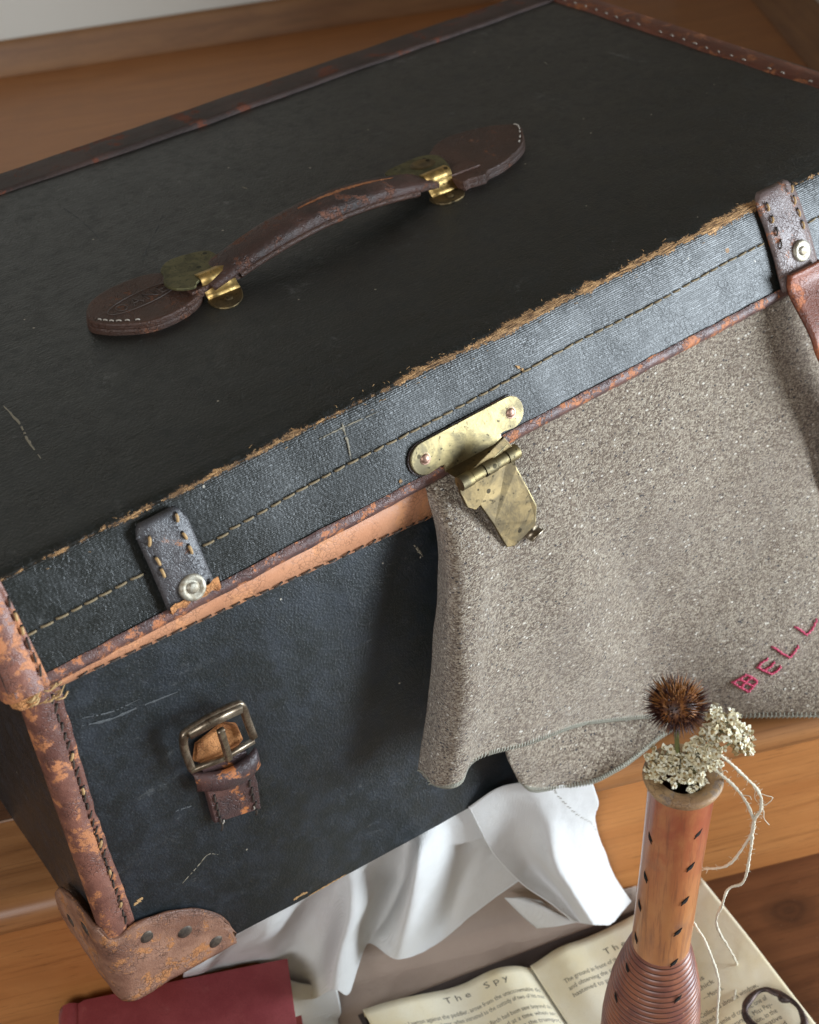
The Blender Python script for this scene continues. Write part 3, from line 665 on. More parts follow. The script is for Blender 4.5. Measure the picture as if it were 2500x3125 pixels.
fr_ = MB(); rr = random.Random(33)
for q in range(70):
    x = rr.choice((rr.uniform(0.22, 0.52), rr.uniform(0.02, 0.68))); yt = 0.006 + 0.021 * x; p = Vector((x, yt + rr.uniform(-0.0015, 0.0050), ZM + 0.0002)) if rr.random() < 0.5 else LF(x, rr.uniform(0.84, 0.95), 0.0006)
    L = rr.uniform(0.001, 0.0032); d = Vector((rr.uniform(-1, 1), rr.uniform(-0.5, 0.5), rr.uniform(-0.15, 0.15))).normalized(); up_ = Vector((0, -0.5, 0.85))
    fr_.tube([p, p + d * L * 0.5 + up_ * L * 0.22, p + d * L + up_ * L * 0.08], 0.00014, 3)
o = fr_.build('frayed_threads', CHIP, lid); o['kind'] = 'stuff'
# strap loops on the lid front
def loop(xa, xb, sa, sb, mat, taper=0.0):
    nx_, ns_ = 14, 22; V = []
    for i in range(nx_ + 1):
        u = i / nx_
        for k in range(ns_ + 1):
            v = k / ns_; x = xa + (xb - xa) * u + taper * (1 - v); s = sa + (sb - sa) * v
            # rounded upper corners
            ed = min(u, 1 - u); cut = max(0, 0.16 - ed) / 0.16
            if v > 0.86: s -= (sb - sa) * 0.14 * cut ** 2 * (v - 0.86) / 0.14
            off = 0.0052; e = min(u, 1 - u) * nx_
            if e < 1: off = 0.0032
            if k == ns_: off = 0.0030
            if 1 <= e < 3: off -= 0.0008
            p = LF(x, s, off); 
            if s > 0.93: p = LF(x, 0.93, off) + Vector((0, 0.006 * min(1, (s - 0.93) / 0.2), 0.0533 * (s - 0.93) * 0.75))
            V.append(p + LN * nz(p, 90, 0.0004))
    o = mesh('strap_loop', V, grid_faces(nx_, ns_, flip=True), mat, lid); solid(o, 0.0030, -1 if False else -1); return o
lpL = loop(0.0752, 0.1032, 0.03, 0.90, L_LOOP, 0.0025); lpR = loop(0.530, 0.5665, -0.02, 1.12, L_LOOPR, 0.002)
lpL['label'] = 'blackened strap loop with torn orange lower edge'; lpR['label'] = 'brown strap loop holding the red strap'
riv = ([(0.0001, 0.0012), (0.0012, 0.0012), (0.0017, 0.0010), (0.0018, 0.0002), (0.0024, 0.0002), (0.0032, 0.0008), (0.0043, 0.0006), (0.0046, -0.0008)])
RV, RF = lathe([(a * 1.6, b_ * 1.25) for a, b_ in riv], 28)
put_disc('rivet', RV, RF, LF(0.0930, 0.145, 0.0062), LN, NICK, lpL, sx=1.0)
put_disc('rivet', RV, RF, LF(0.5535, 0.315, 0.0062), LN, NICK, lpR)
for s in (0.80, 0.62, 0.48): stitch(ST_GD, LF(0.0975 + 0.002 * (1 - s), s, 0.0056), (0.1, 0.4, 1), LN, lpL, 0.3)
for s in (0.72, 0.52, 0.40): stitch(ST_GD, LF(0.0800 + 0.002 * (1 - s), s, 0.0052), (0.1, 0.4, 1), LN, lpL, 0.3)
for s in (0.98, 0.84, 0.70, 0.56): stitch(ST_GD, LF(0.5600 + 0.002 * (1 - s), min(s, 0.93), 0.0056) + Vector((0, 0, 0.05 * max(0, s - 0.93))), (0.1, 0.4, 1), LN, lpR, 0.3)
for s in (0.90, 0.76, 0.62, 0.48): stitch(ST_GD if s > 0.7 else ST_DK, LF(0.5365 + 0.002 * (1 - s), s, 0.0054), (0.1, 0.4, 1), LN, lpR, 0.3)
# torn raw edge under the left loop
tr = []; 
for i in range(19):
    x = 0.0785 + 0.029 * i / 18
    tr += [LF(x, 0.075 + 0.05 * max(0, (i - 9) / 9) + nz((x, 0, 0), 300, 0.02), 0.0062), LF(x + 0.0003, 0.00 + nz((x, 4, 0), 260, 0.03), 0.0048), LF(x, -0.01, 0.001)]
mesh('torn_edge', tr, grid_faces(18, 2), L_RAW, lpL)
# strap running out of the right loop, over the blanket
path = [(-0.016, 0.2860), (-0.0175, 0.276), (-0.0285, 0.2637), (-0.0375, 0.2538), (-0.0435, 0.244), (-0.050, 0.234), (-0.057, 0.215), (-0.061, 0.19), (-0.062, 0.16), (-0.062, 0.13)]
V = []; P = spl([(0, a, b_) for a, b_ in path], 40)
for i in range(13):
    u = i / 12
    for k, p in enumerate(P):
        off = -0.0009 if 0 < i < 12 else 0.0004
        V.append(Vector((0.5335 + 0.032 * u - 0.0005, p.y + off + nz((u, p.y * 30, p.z * 30), 3, 0.0006), p.z)))
st = mesh('strap', V, grid_faces(12, 40), L_STRAP, lid); solid(st, 0.003)
st['label'] = 'red-brown leather strap hanging over the blanket'

# brass latch
def LFp(x, s, off): return LF(x, min(s, 0.9), off)
c1, c2, r_ = (0.2440, 0.185), (0.3062, 0.20), 0.0095
pl = []
Ls = 0.0573
def lp(x, sm): return LF(x, sm / Ls, 0.0012)
s1, s2 = c1[1] * Ls, c2[1] * Ls
for k in range(13):
    a = math.pi / 2 + math.pi * k / 12; pl.append(lp(c1[0] + r_ * math.cos(a), s1 + r_ * math.sin(a)))
for q in ((0.2515, s1 - 0.0085), (0.2545, s1 - 0.0088), (0.2548, s1 - 0.0135), (0.2960, s2 - 0.0135), (0.2962, s2 - 0.0088), (0.2995, s2 - 0.0085)): pl.append(lp(*q))
for k in range(13):
    a = -math.pi / 2 + math.pi * k / 12; pl.append(lp(c2[0] + r_ * math.cos(a), s2 + r_ * math.sin(a)))
V, F = slab(pl, None, LN, 0.0014, 0.0008)
latch = mesh('latch', V, F, BRASS, lid, False); autosmooth(latch, 40)
lr = lathe([(0.0001, 0.0010), (0.0018, 0.0009), (0.0026, 0.0003), (0.0029, -0.0004), (0.0034, 0.0001), (0.0037, -0.0006)], 22)
for c in (c1, c2): put_disc('rivet', lr[0], lr[1], lp(c[0], c[1] * Ls) + LN * 0.0016, LN, COPR, latch)
# dark slab behind the latch: its outline shadow, put into the colour
V, F = slab([p - LN * 0.0009 + (p - lp(0.276, s1)).normalized() * 0.0011 for p in pl], None, LN, 0.001, 0.0); mesh('latch_shade', V, F, L_SHADE, lid, False)
# hinge barrel and hasp, hanging out over the blanket
hb = MB(); a0, a1 = Vector((0.2530, -0.0270, 0.2722)), Vector((0.2950, -0.0270, 0.2742))
for q in range(5):
    t0, t1 = q / 5 + 0.006, (q + 1) / 5 - 0.006; hb.tube([a0.lerp(a1, t0), a0.lerp(a1, (t0 + t1) / 2), a0.lerp(a1, t1)], 0.0038 if q % 2 else 0.0043, 14)
hinge = hb.build('hinge', BRASS, latch); autosmooth(hinge)
V, F = slab([lp(0.2548, s1 - 0.0125), lp(0.2960, s2 - 0.0125), a1 + Vector((-0.001, -0.0008, 0.0015)), a0 + Vector((0.001, -0.0008, 0.0015))], None, (0, -0.9, 0.45), 0.0012, 0.0); mesh('hinge_leaf', V, F, BRASSD, latch, False)
O = Vector((0.2500, -0.0245, 0.2720)); dn = Vector((0.020, -0.0115, -0.0620)).normalized() * 1.09; ac = Vector((1, 0, 0.045)); ac = (ac - dn * ac.dot(dn)).normalized(); hn = ac.cross(dn).normalized()
if hn.y > 0: hn = -hn
def H(a, b_, o=0.0): return O + ac * a + dn * b_ + hn * o
out = [(0.003, 0.001), (0.0405, 0.001), (0.0415, 0.006), (0.0425, 0.0135), (0.0385, 0.0165), (0.0372, 0.020), (0.0375, 0.034), (0.0378, 0.050), (0.0340, 0.0570), (0.0325, 0.0600), (0.0150, 0.0600), (0.0100, 0.0560), (0.0085, 0.036), (0.0070, 0.0195), (0.0030, 0.0195), (-0.0002, 0.0150), (0.0008, 0.006)]
V, F = slab([H(a, b_, 0.003 * math.sin(max(0, b_) / 0.06 * math.pi)) for a, b_ in out], None, hn, 0.0016, 0.0006)
hasp = mesh('hasp', V, F, BRASSD, latch, False); autosmooth(hasp, 40)
# edge flange on the hasp's right side and the hook at its end
V, F = slab([H(0.0355, 0.018, 0.0020), H(0.0385, 0.018, 0.0016), H(0.0390, 0.050, 0.0016), H(0.0335, 0.0585, 0.0012), H(0.0320, 0.0545, 0.0018), H(0.0355, 0.0485, 0.0020)], None, hn, 0.0006, 0.0004); mesh('hasp_flange', V, F, BRASS, latch, False)
hk = MB(); P = spl([H(0.029, 0.0585, 0.0005), H(0.029, 0.0620, -0.0005), H(0.029, 0.0640, 0.0008), H(0.029, 0.0645, 0.0035), H(0.029, 0.0630, 0.0050)], 14)
V = []
for i in range(2):
    for p in P: V.append(p + ac * (0.0085 * (i - 0.5) + (0.001 if i else 0)))
hook = mesh('hook', V, grid_faces(1, 14), BUCKM, latch); solid(hook, 0.0015, 0)
hk = MB(); hk.tube([H(0.004, 0.0055, 0.0016), H(0.0400, 0.0055, 0.0016)], 0.0010, 8); hk.build('hasp_roll', BRASS, latch)

# buckle on the body front
BK = thing('x', 'x', 'x', (0, 0, 0)); bpy.data.objects.remove(BK)
def BF(x, z, off=0.0): return Vector((x, yF(x, z) - off, z))
strap_pts = [(0.0775, 0.157), (0.1050, 0.148), (0.1062, 0.137), (0.1072, 0.120), (0.1058, 0.0990), (0.0775, 0.1068), (0.0765, 0.128), (0.0760, 0.142)]
V, F = slab([BF(a + 0.0006 * random.uniform(-1, 1), b_, 0.0003) for a, b_ in smoothpoly([(a, b_, 0) for a, b_ in strap_pts], 1) and strap_pts], None, (0, -1, 0), 0.0040, 0.0008)
bs = mesh('buckle_strap', V, F, L_BUCK, TR, False); autosmooth(bs, 40)
V, F = slab([BF(a, b_, 0.0015) for a, b_ in ((0.0745, 0.1605), (0.078, 0.1710), (0.088, 0.1735), (0.096, 0.1760), (0.1035, 0.1700), (0.1050, 0.1580), (0.098, 0.1530), (0.088, 0.1515), (0.080, 0.1545))], None, (0, -1, 0), 0.0030, 0.0012); mesh('strap_flap', V, F, L_RAW, bs, False)
kp = []; n = 16
for i in range(n + 1):
    u = i / n; x = 0.0712 + 0.0395 * u; zc = 0.1530 - 0.0065 * u + 0.0035 * math.sin(u * math.pi) * -1
    bul = 0.0095 * math.sin(math.pi * (0.04 + 0.92 * u)) ** 0.45
    kp += [BF(x, zc - 0.0150 + 0.001 * math.sin(u * 9), 0.002 + bul * 0.55), BF(x, zc - 0.0120, 0.003 + bul * 0.85), BF(x, zc - 0.006, 0.003 + bul), BF(x, zc, 0.003 + bul * 0.92), BF(x, zc + 0.0015, 0.001 + bul * 0.75)]
kpo = mesh('keeper', kp, grid_faces(n, 4, flip=True), L_BUCK, bs); solid(kpo, 0.0022)
for z in (0.1015, 0.1075, 0.1135, 0.1195, 0.126): stitch(ST_DK, BF(0.0800, z, 0.0045), (0.3, 0, 1), (0, -1, 0), bs, 0.3); stitch(ST_DK, BF(0.1022, z - 0.003, 0.0045), (0.3, 0, 1), (0, -1, 0), bs, 0.3)
stitch(ST_PALE, BF(0.0815, 0.1055, 0.0047), (0.3, 0, 1), (0, -1, 0), bs, 0.3); stitch(ST_PALE, BF(0.1015, 0.1035, 0.0047), (0.3, 0, 1), (0, -1, 0), bs, 0.3)
def bar(pts, w_, th, name, m_, parent):
    """flat rounded bar"""
    s_ = MB(); P = [Vector(p) for p in pts]; V = []; F = []; n_ = len(P)
    for i, p in enumerate(P):
        d = (P[min(i + 1, n_ - 1)] - P[max(i - 1, 0)]).normalized(); u_ = Vector((0, -1, 0)); sd = d.cross(u_).normalized()
        for k in range(10):
            a = 2 * math.pi * k / 10; c_, s2_ = math.cos(a), math.sin(a)
            V.append(p + sd * (w_ / 2 * math.copysign(abs(c_) ** 0.6, c_)) + u_ * (th / 2 * math.copysign(abs(s2_) ** 0.6, s2_)))
    for i in range(n_ - 1):
        for k in range(10): F.append((i * 10 + k, i * 10 + (k + 1) % 10, (i + 1) * 10 + (k + 1) % 10, (i + 1) * 10 + k))
    F += [tuple(range(10))[::-1], tuple((n_ - 1) * 10 + k for k in range(10))]
    return mesh(name, V, F, m_, parent)
fr = [(0.0695, 0.1640), (0.0685, 0.1800), (0.0690, 0.1905), (0.0720, 0.1935), (0.0870, 0.1945), (0.1010, 0.1935), (0.1050, 0.1905), (0.1070, 0.1780), (0.1085, 0.1625)]
buckle = bar(spl([BF(a, b_, 0.0105 + (0.002 if 1 < i < 7 else 0)) for i, (a, b_) in enumerate(fr)], 48), 0.0046, 0.0040, 'buckle', BUCKM, TR)
bar([BF(0.0715, 0.1925, 0.0145), BF(0.087, 0.1935, 0.0150), BF(0.1035, 0.1915, 0.0145)], 0.0058, 0.0042, 'buckle_roller', BUCKM, buckle)
bar(spl([BF(0.0915, 0.1560, 0.0105), BF(0.0905, 0.1680, 0.0125), BF(0.0885, 0.1820, 0.0165), BF(0.0880, 0.1880, 0.0180)], 14), 0.0046, 0.0032, 'prong', BUCKM, buckle)
bar([BF(0.0690, 0.1620, 0.0095), BF(0.089, 0.158, 0.0095), BF(0.1085, 0.1590, 0.0095)], 0.0036, 0.0036, 'buckle_bar', BUCKM, buckle)

# ------------------------------------------------------------------ handle on the lid
HD = bpy.data.objects.new('handle', None); COL.objects.link(HD); HD.parent = TR; HD.location = (0.33, 0.18, ZM)
def tab(name, outline, z0, th, mats):
    P = smoothpoly([(a, b_, z0) for a, b_ in outline], 5); V, F = slab(P, None, (0, 0, 1), th, 0.0016); o = mesh(name, V, F, mats, HD, False); autosmooth(o, 35); return o
tl = [(0.1425, 0.1745), (0.1480, 0.1880), (0.1580, 0.1960), (0.1720, 0.2000), (0.1940, 0.1990), (0.2080, 0.1880), (0.2140, 0.1760), (0.2120, 0.1610), (0.2020, 0.1510), (0.1850, 0.1455), (0.1680, 0.1465), (0.1540, 0.1560), (0.1460, 0.1650)]
tL = tab('tab', tl, ZM + 0.0008, 0.0044, L_TAB)
tL2 = tab('tab_upper', [(0.003 + a * 0.985, 0.0025 + b_ * 0.985) for a, b_ in tl], ZM + 0.0053, 0.0034, L_TAB)
trr = [(0.4090, 0.1600), (0.4100, 0.1940), (0.4260, 0.2130), (0.4440, 0.2215), (0.4620, 0.2200), (0.4790, 0.2150), (0.4935, 0.2055), (0.4965, 0.2010), (0.4930, 0.1935), (0.4800, 0.1770), (0.4660, 0.1680), (0.4480, 0.1610), (0.4330, 0.1590), (0.4270, 0.1560), (0.4160, 0.1580)]
tR = tab('tab', trr, ZM + 0.0008, 0.0044, L_TAB); tR2 = tab('tab_upper', [(0.006 + a * 0.985, 0.0025 + b_ * 0.985) for a, b_ in trr], ZM + 0.0053, 0.0034, L_TAB)
tL['label'] = 'left tab with an oval stamp'; 
# grip: arched strap with a ridged top
def grip_pt(t):  # t 0..1
    x = 0.216 + (0.395 - 0.216) * t; y = 0.1655 + 0.0110 * t
    z = ZM + 0.0075 + 0.0125 * math.sin(math.pi * t) ** 0.9; return Vector((x, y, z))
V = []; n = 80; sd = 20
for i in range(n + 1):
    t = i / n; p = grip_pt(t); wdt = 0.0118 + 0.0016 * math.sin(math.pi * t) ** 0.7 ; th = 0.0030 + 0.0034 * math.sin(math.pi * t) ** 0.8
    d = (grip_pt(min(1, t + 0.01)) - grip_pt(max(0, t - 0.01))).normalized(); side = Vector((0, 0, 1)).cross(d).normalized(); up = d.cross(side)
    for k in range(sd):
        a = 2 * math.pi * k / sd; c_, s_ = math.cos(a), math.sin(a)
        hh = th * (1.15 if s_ > 0 else 0.9)
        q = p + side * (wdt * math.copysign(abs(c_) ** 0.75, c_)) + up * (hh * math.copysign(abs(s_) ** 0.8, s_))
        if abs(s_) < 0.2: q -= side * math.copysign(0.0006, c_)
        V.append(q + up * nz(q, 90, 0.0004))
F = []
for i in range(n):
    for k in range(sd): a = i * sd + k; b_ = i * sd + (k + 1) % sd; F.append((a, b_, b_ + sd, a + sd))
F += [tuple(range(sd))[::-1], tuple(n * sd + k for k in range(sd))]
grip = mesh('grip', V, F, L_HAND, HD)
# lower welt (second layer of leather seen along the front edge of the grip)
V = []; 
for i in range(n + 1):
    t = 0.10 + 0.80 * i / n; p = grip_pt(t); wdt = 0.0118 + 0.0016 * math.sin(math.pi * t) ** 0.7
    d = (grip_pt(min(1, t + 0.01)) - grip_pt(max(0, t - 0.01))).normalized(); side = Vector((0, 0, 1)).cross(d).normalized(); up = d.cross(side)
    for a, b_ in ((-0.93, -0.0006), (-1.08, -0.0010), (-1.11, -0.0030), (-1.02, -0.0044), (-0.6, -0.0050)): V.append(p + side * wdt * a + up * b_)
mesh('welt', V, grid_faces(n, 4), L_TAB, grip)
# worn orange line along the top of the grip
V = []; n = 60; rr = random.Random(5)
for i in range(n + 1):
    t = 0.42 + 0.42 * i / n; p = grip_pt(t); th = 0.0030 + 0.0034 * math.sin(math.pi * t) ** 0.8
    d = (grip_pt(min(1, t + 0.01)) - grip_pt(t - 0.01)).normalized(); side = Vector((0, 0, 1)).cross(d).normalized(); up = d.cross(side)
    ww = 0.0016 * math.sin(math.pi * (0.03 + 0.94 * i / n)) ** 0.5 * rr.uniform(0.55, 1.0)
    ww *= 1.35
    for e in (-1, 0, 1):
        V.append(p + side * (0.0020 + ww * e * rr.uniform(0.85, 1.1)) + up * (th * 1.15 + (0.00025 if e == 0 else 0.00002)))
mesh('worn_line', V, grid_faces(n, 2), m_leather('rubbed_leather', (0.30, 0.10, 0.035), (0.45, 0.17, 0.065), (0.52, 0.22, 0.09), 0.5, 200), grip)
# loops of leather between grip and tabs
for nm, a, b_ in (('tongue', (0.2020, 0.1600), (0.2380, 0.1640)), ('tongue', (0.3900, 0.1740), (0.4330, 0.1720))):
    V, F = slab([Vector((a[0], a[1] - 0.0045, ZM + 0.0045)), Vector((b_[0], b_[1] - 0.0045, ZM + 0.0045)), Vector((b_[0], b_[1] + 0.006, ZM + 0.0045)), Vector((a[0], a[1] + 0.006, ZM + 0.0045))], None, (0, 0, 1), 0.0055, 0.001); o = mesh(nm, V, F, L_TAB, HD, False); autosmooth(o)
# brass clips
def clip(name, plate, xa, xb, yv, zp, lobe, label=None):
    e = MB(); P = smoothpoly([(a, b_, zp) for a, b_ in plate], 3); V, F = slab(P, None, (0, 0, 1), 0.0016, 0.0008)
    top = mesh(name, V, F, OLIVE, HD, False); autosmooth(top, 40)
    # upright, rolled at the top
    prof_ = [(yv + 0.006, zp + 0.0016), (yv + 0.002, zp + 0.0024), (yv - 0.0005, zp + 0.0012), (yv - 0.0018, zp - 0.0012), (yv - 0.0012, zp - 0.0030), (yv - 0.0026, zp - 0.0060), (yv - 0.0045, ZM + 0.0042), (yv - 0.0070, ZM + 0.0026)]
    V = [Vector((x_, y_ , z_)) for x_ in (xa, (xa * 2 + xb) / 3, (xa + 2 * xb) / 3, xb) for y_, z_ in prof_]
    o = mesh('clip_face', V, grid_faces(3, len(prof_) - 1), BRASSG, top); solid(o, 0.0012, 0)
    P = smoothpoly([(a, b_, ZM + 0.0012) for a, b_ in lobe], 3); V, F = slab(P, None, (0, 0.0, 1), 0.0016, 0.0008); l_ = mesh('clip_foot', V, F, BRASSD, top, False); autosmooth(l_, 40)
    cx = sum(a for a, b_ in lobe) / len(lobe); cy = sum(b_ for a, b_ in lobe) / len(lobe)
    put_disc('rivet', lr[0], lr[1], (cx, cy - 0.0005, ZM + 0.0030), (0, 0, 1), BRASSD, top)
    return top
clip('clip', [(0.1925, 0.1700), (0.1975, 0.1800), (0.2000, 0.1880), (0.2110, 0.1945), (0.2315, 0.1895), (0.2345, 0.1790), (0.2345, 0.1640), (0.2340, 0.1600), (0.2110, 0.1600), (0.2040, 0.1545), (0.1950, 0.1600)], 0.2110, 0.2330, 0.1600, ZM + 0.0125, [(0.2122, 0.1560), (0.2325, 0.1575), (0.2310, 0.1470), (0.2243, 0.1388), (0.2153, 0.1371), (0.2096, 0.1440)])
clip('clip', [(0.3745, 0.1960), (0.3900, 0.1995), (0.4062, 0.2000), (0.4160, 0.1930), (0.4135, 0.1790), (0.4070, 0.1700), (0.3880, 0.1700), (0.3761, 0.1790)], 0.3880, 0.4085, 0.1700, ZM + 0.0125, [(0.3879, 0.1660), (0.4092, 0.1670), (0.4100, 0.1580), (0.4040, 0.1510), (0.3910, 0.1500), (0.3852, 0.1560)])
# worn dimple on the right clip plate
put_disc('dimple', *lathe([(0.0001, 0.0002), (0.004, 0.0003), (0.0062, 0.0008), (0.0072, 0.0002)], 24), (0.4000, 0.1880, ZM + 0.0141), (0, 0, 1), BRASSD, HD, sx=1.3)
# stitches on tabs and grip
def ring_stitch(parent, outl, z, idx, me):
    P = smoothpoly([(a, b_, z) for a, b_ in outl], 5); c = sum(P, Vector()) / len(P); n_ = len(P)
    for i in idx:
        p = P[i % n_] + (c - P[i % n_]).normalized() * 0.0042; d = P[(i + 1) % n_] - P[i % n_]; stitch(me, p, d, (0, 0, 1), parent, 0.1)
ring_stitch(tL2, tl, ZM + 0.0088, range(52, 64, 2), ST_PALE); ring_stitch(tR2, trr, ZM + 0.0088, range(33, 46, 2), ST_PALE)
for t in (0.17, 0.20, 0.23, 0.26, 0.29):
    p = grip_pt(t) + Vector((-0.002, 0.0085, 0.0034)); stitch(ST_PALE, p, (1, 0.05, 0.15), (0, 0.3, 1), grip, 0.1)
# oval stamp on the left tab: ring and letters pressed into the leather (raised edges)
STM = m_plain('stamp_edge', (0.085, 0.065, 0.055), 0.45)
sm = MB(); cx, cy = 0.1790, 0.1735; zt_ = ZM + 0.00885; ex_ = Vector((0.980, 0.10, 0)).normalized(); ey_ = Vector((-0.10, 0.980, 0)).normalized()
def SP(a, b_): return Vector((cx, cy, zt_)) + ex_ * a + ey_ * b_
sm.tube([SP(0.0245 * math.cos(2 * math.pi * k / 40), 0.0078 * math.sin(2 * math.pi * k / 40)) for k in range(41)], 0.00028, 5)
def strokes(lst, ox, w_, h_):
    for st_ in lst: sm.tube([SP(ox + a * w_, (b_ - 0.5) * h_) for a, b_ in st_], 0.00030, 5)
ltr = {'O': [[(0.5 + 0.5 * math.cos(math.pi * k / 6), 0.5 + 0.5 * math.sin(math.pi * k / 6)) for k in range(13)]], 'A': [[(0, 0), (0.5, 1), (1, 0)], [(0.2, 0.35), (0.8, 0.35)]], 'N': [[(0, 0), (0, 1), (1, 0), (1, 1)]], 'E': [[(1, 1), (0, 1), (0, 0), (1, 0)], [(0, 0.5), (0.8, 0.5)]]}
for i, ch in enumerate('OANE'): strokes(ltr[ch], -0.0185 + i * 0.0100, 0.0065, 0.0075)
sm.build('stamp', STM, tL)

# ------------------------------------------------------------------ grey wool blanket
BL = [[(0.2443,-0.0060,0.2594),(0.2481,-0.0120,0.2276),(0.2392,-0.0180,0.1835),(0.2230,-0.0250,0.1254),(0.2035,-0.0350,0.0800)],
 [(0.2502,-0.0090,0.2634),(0.2439,-0.0280,0.2376),(0.2343,-0.0380,0.1952),(0.2201,-0.0450,0.1376),(0.2025,-0.0530,0.0841)],
 [(0.2612,-0.0100,0.2652),(0.2542,-0.0340,0.2331),(0.2443,-0.0460,0.1869),(0.2286,-0.0560,0.1377),(0.2131,-0.0620,0.0846)],
 [(0.2780,-0.0100,0.2654),(0.2731,-0.0340,0.2223),(0.2677,-0.0440,0.1707),(0.2583,-0.0500,0.1207),(0.2393,-0.0520,0.0824)],
 [(0.3049,-0.0100,0.2665),(0.3039,-0.0330,0.2143),(0.3056,-0.0420,0.1510),(0.3072,-0.0460,0.0957),(0.3035,-0.0500,0.0582)],
 [(0.3403,-0.0100,0.2684),(0.3459,-0.0330,0.2063),(0.3530,-0.0420,0.1300),(0.3526,-0.0500,0.0803),(0.3552,-0.0520,0.0307)],
 [(0.3932,-0.0100,0.2708),(0.3968,-0.0350,0.2008),(0.4062,-0.0480,0.1218),(0.4073,-0.0600,0.0638),(0.4092,-0.0685,0.0080)],
 [(0.4634,-0.0100,0.2742),(0.4677,-0.0360,0.1911),(0.4717,-0.0550,0.1111),(0.4598,-0.0750,0.0532),(0.4435,-0.0947,0.0080)],
 [(0.5387,-0.0100,0.2766),(0.5335,-0.0400,0.1875),(0.5279,-0.0650,0.1031),(0.5162,-0.0900,0.0374),(0.4783,-0.1258,0.0080)],
 [(0.6200,-0.0100,0.2779),(0.6144,-0.0450,0.1790),(0.6044,-0.0750,0.0848),(0.5901,-0.1050,0.0111),(0.5192,-0.1626,0.0080)]]
for c in BL:  # the top row is tucked under the lid
    x0, y0, z0 = c[0]; c[0] = (x0, -0.0062, 0.2655)
BLK = thing('blanket', 'grey-brown flecked wool blanket hanging from under the trunk lid, with pink stitched letters', 'blanket', (0.35, -0.05, 0.0))
NU, NV = 140, 110
def bwob(p, u, v):
    k = min(1, v * 4); tt = max(0, min(1, (u - 0.25) * 4))
    d = ((0.0085 * math.sin(u * 15 + 1.3 * v + 0.6) + 0.0028 * math.sin(u * 31 - 3 * v)) * k * (0.35 + 0.65 * v) * tt + 0.0035 * noise.noise(p * 16) * k + 0.0012 * noise.noise(p * 45) * k) * (1 - 0.75 * max(0, (v - 0.8) * 5) * (1 if u > 0.5 else 0.3))
    return Vector((0, -d, 0))
G = surf(BL, NU, NV, bwob)
V = [p for r in G for p in r]
bl = mesh('wool_panel', V, grid_faces(NU, NV, flip=True), TWEED, BLK); solid(bl, 0.0028, 0)
LOW = [[(0.2709,-0.0360,0.0645),(0.2681,-0.0400,0.0559),(0.2695,-0.0420,0.0422),(0.2755,-0.0440,0.0232)],
 [(0.2875,-0.0360,0.0572),(0.2826,-0.0430,0.0461),(0.2825,-0.0460,0.0295),(0.2815,-0.0500,0.0144)],
 [(0.3152,-0.0370,0.0428),(0.3094,-0.0450,0.0312),(0.3045,-0.0520,0.0213),(0.3033,-0.0533,0.0030)],
 [(0.3423,-0.0400,0.0307),(0.3337,-0.0500,0.0207),(0.3276,-0.0576,0.0120),(0.3227,-0.0647,0.0040)],
 [(0.3696,-0.0440,0.0178),(0.3597,-0.0544,0.0120),(0.3499,-0.0630,0.0100),(0.3412,-0.0705,0.0080)],
 [(0.3930,-0.0528,0.0100),(0.3854,-0.0572,0.0090),(0.3769,-0.0626,0.0080),(0.3662,-0.0686,0.0070)],
 [(0.4057,-0.0593,0.0080),(0.4028,-0.0617,0.0070),(0.3998,-0.0640,0.0060),(0.3957,-0.0661,0.0050)]]
G2 = surf(LOW, 70, 30, lambda p, u, v: Vector((0, -0.0015 * noise.noise(p * 40), 0)))
lo = mesh('lower_fold', [p for r in G2 for p in r], grid_faces(70, 30, flip=True), TWEED, BLK); solid(lo, 0.0028, 0)
def hemline(P, name):
    h = MB(); h.tube(P, 0.0010, 8)
    rr = random.Random(9); L = 0; last = P[0]; ac_ = 0
    for i in range(1, len(P)):
        seg = P[i] - P[i - 1]; L = seg.length; k_ = max(1, int(L / 0.0018))
        for j_ in range(k_):
            p = P[i - 1].lerp(P[i], j_ / k_); d = seg.normalized(); sdv = d.cross(Vector((0, -1, 0.3))).normalized()
            if sdv.z > 0: sdv = -sdv
            pts = [p - sdv * 0.0030 + Vector((0, -0.0012, 0.0003)) + d * 0.0004, p + Vector((0, -0.0019, 0.0008)), p + sdv * 0.0014 + Vector((0, -0.0006, 0)) - d * 0.0002]
            h.tube(pts, 0.00045, 4)
    o = h.build(name, HEMM, BLK); o['kind'] = 'stuff'; return o
hemline([G[i][NV] for i in range(0, NU + 1)], 'hem_stitching'); hemline([G2[i][30] for i in range(0, 71)], 'hem_stitching')
# loose wool fibres catching the light
fz = MB(); rr = random.Random(21)
for q in range(1500):
    i = rr.randrange(1, NU - 1); j_ = rr.randrange(8, NV - 1); p = G[i][j_]; a = (G[i + 1][j_] - G[i - 1][j_]); b_ = (G[i][j_ + 1] - G[i][j_ - 1]); nn = a.cross(b_).normalized()
    if nn.y > 0: nn = -nn
    t1 = (a.normalized() * rr.uniform(-1, 1) + b_.normalized() * rr.uniform(-1, 1)); t1 = t1.normalized() if t1.length > 0.01 else a.normalized()
    L = rr.uniform(0.0012, 0.0030); base = p + nn * 0.0014
    sdv = t1.cross(nn) * 0.00012
    V = [base - sdv, base + sdv, base + t1 * L * 0.5 + nn * L * 0.35 + sdv, base + t1 * L * 0.5 + nn * L * 0.35 - sdv, base + t1 * L + nn * L * 0.1]
    fz.add(V, [(0, 1, 2, 3), (3, 2, 4)])
f_ = fz.build('wool_fibres', m_plain('fibre', (0.55, 0.50, 0.44), 0.9, 0.6, 60), BLK); f_['kind'] = 'stuff'
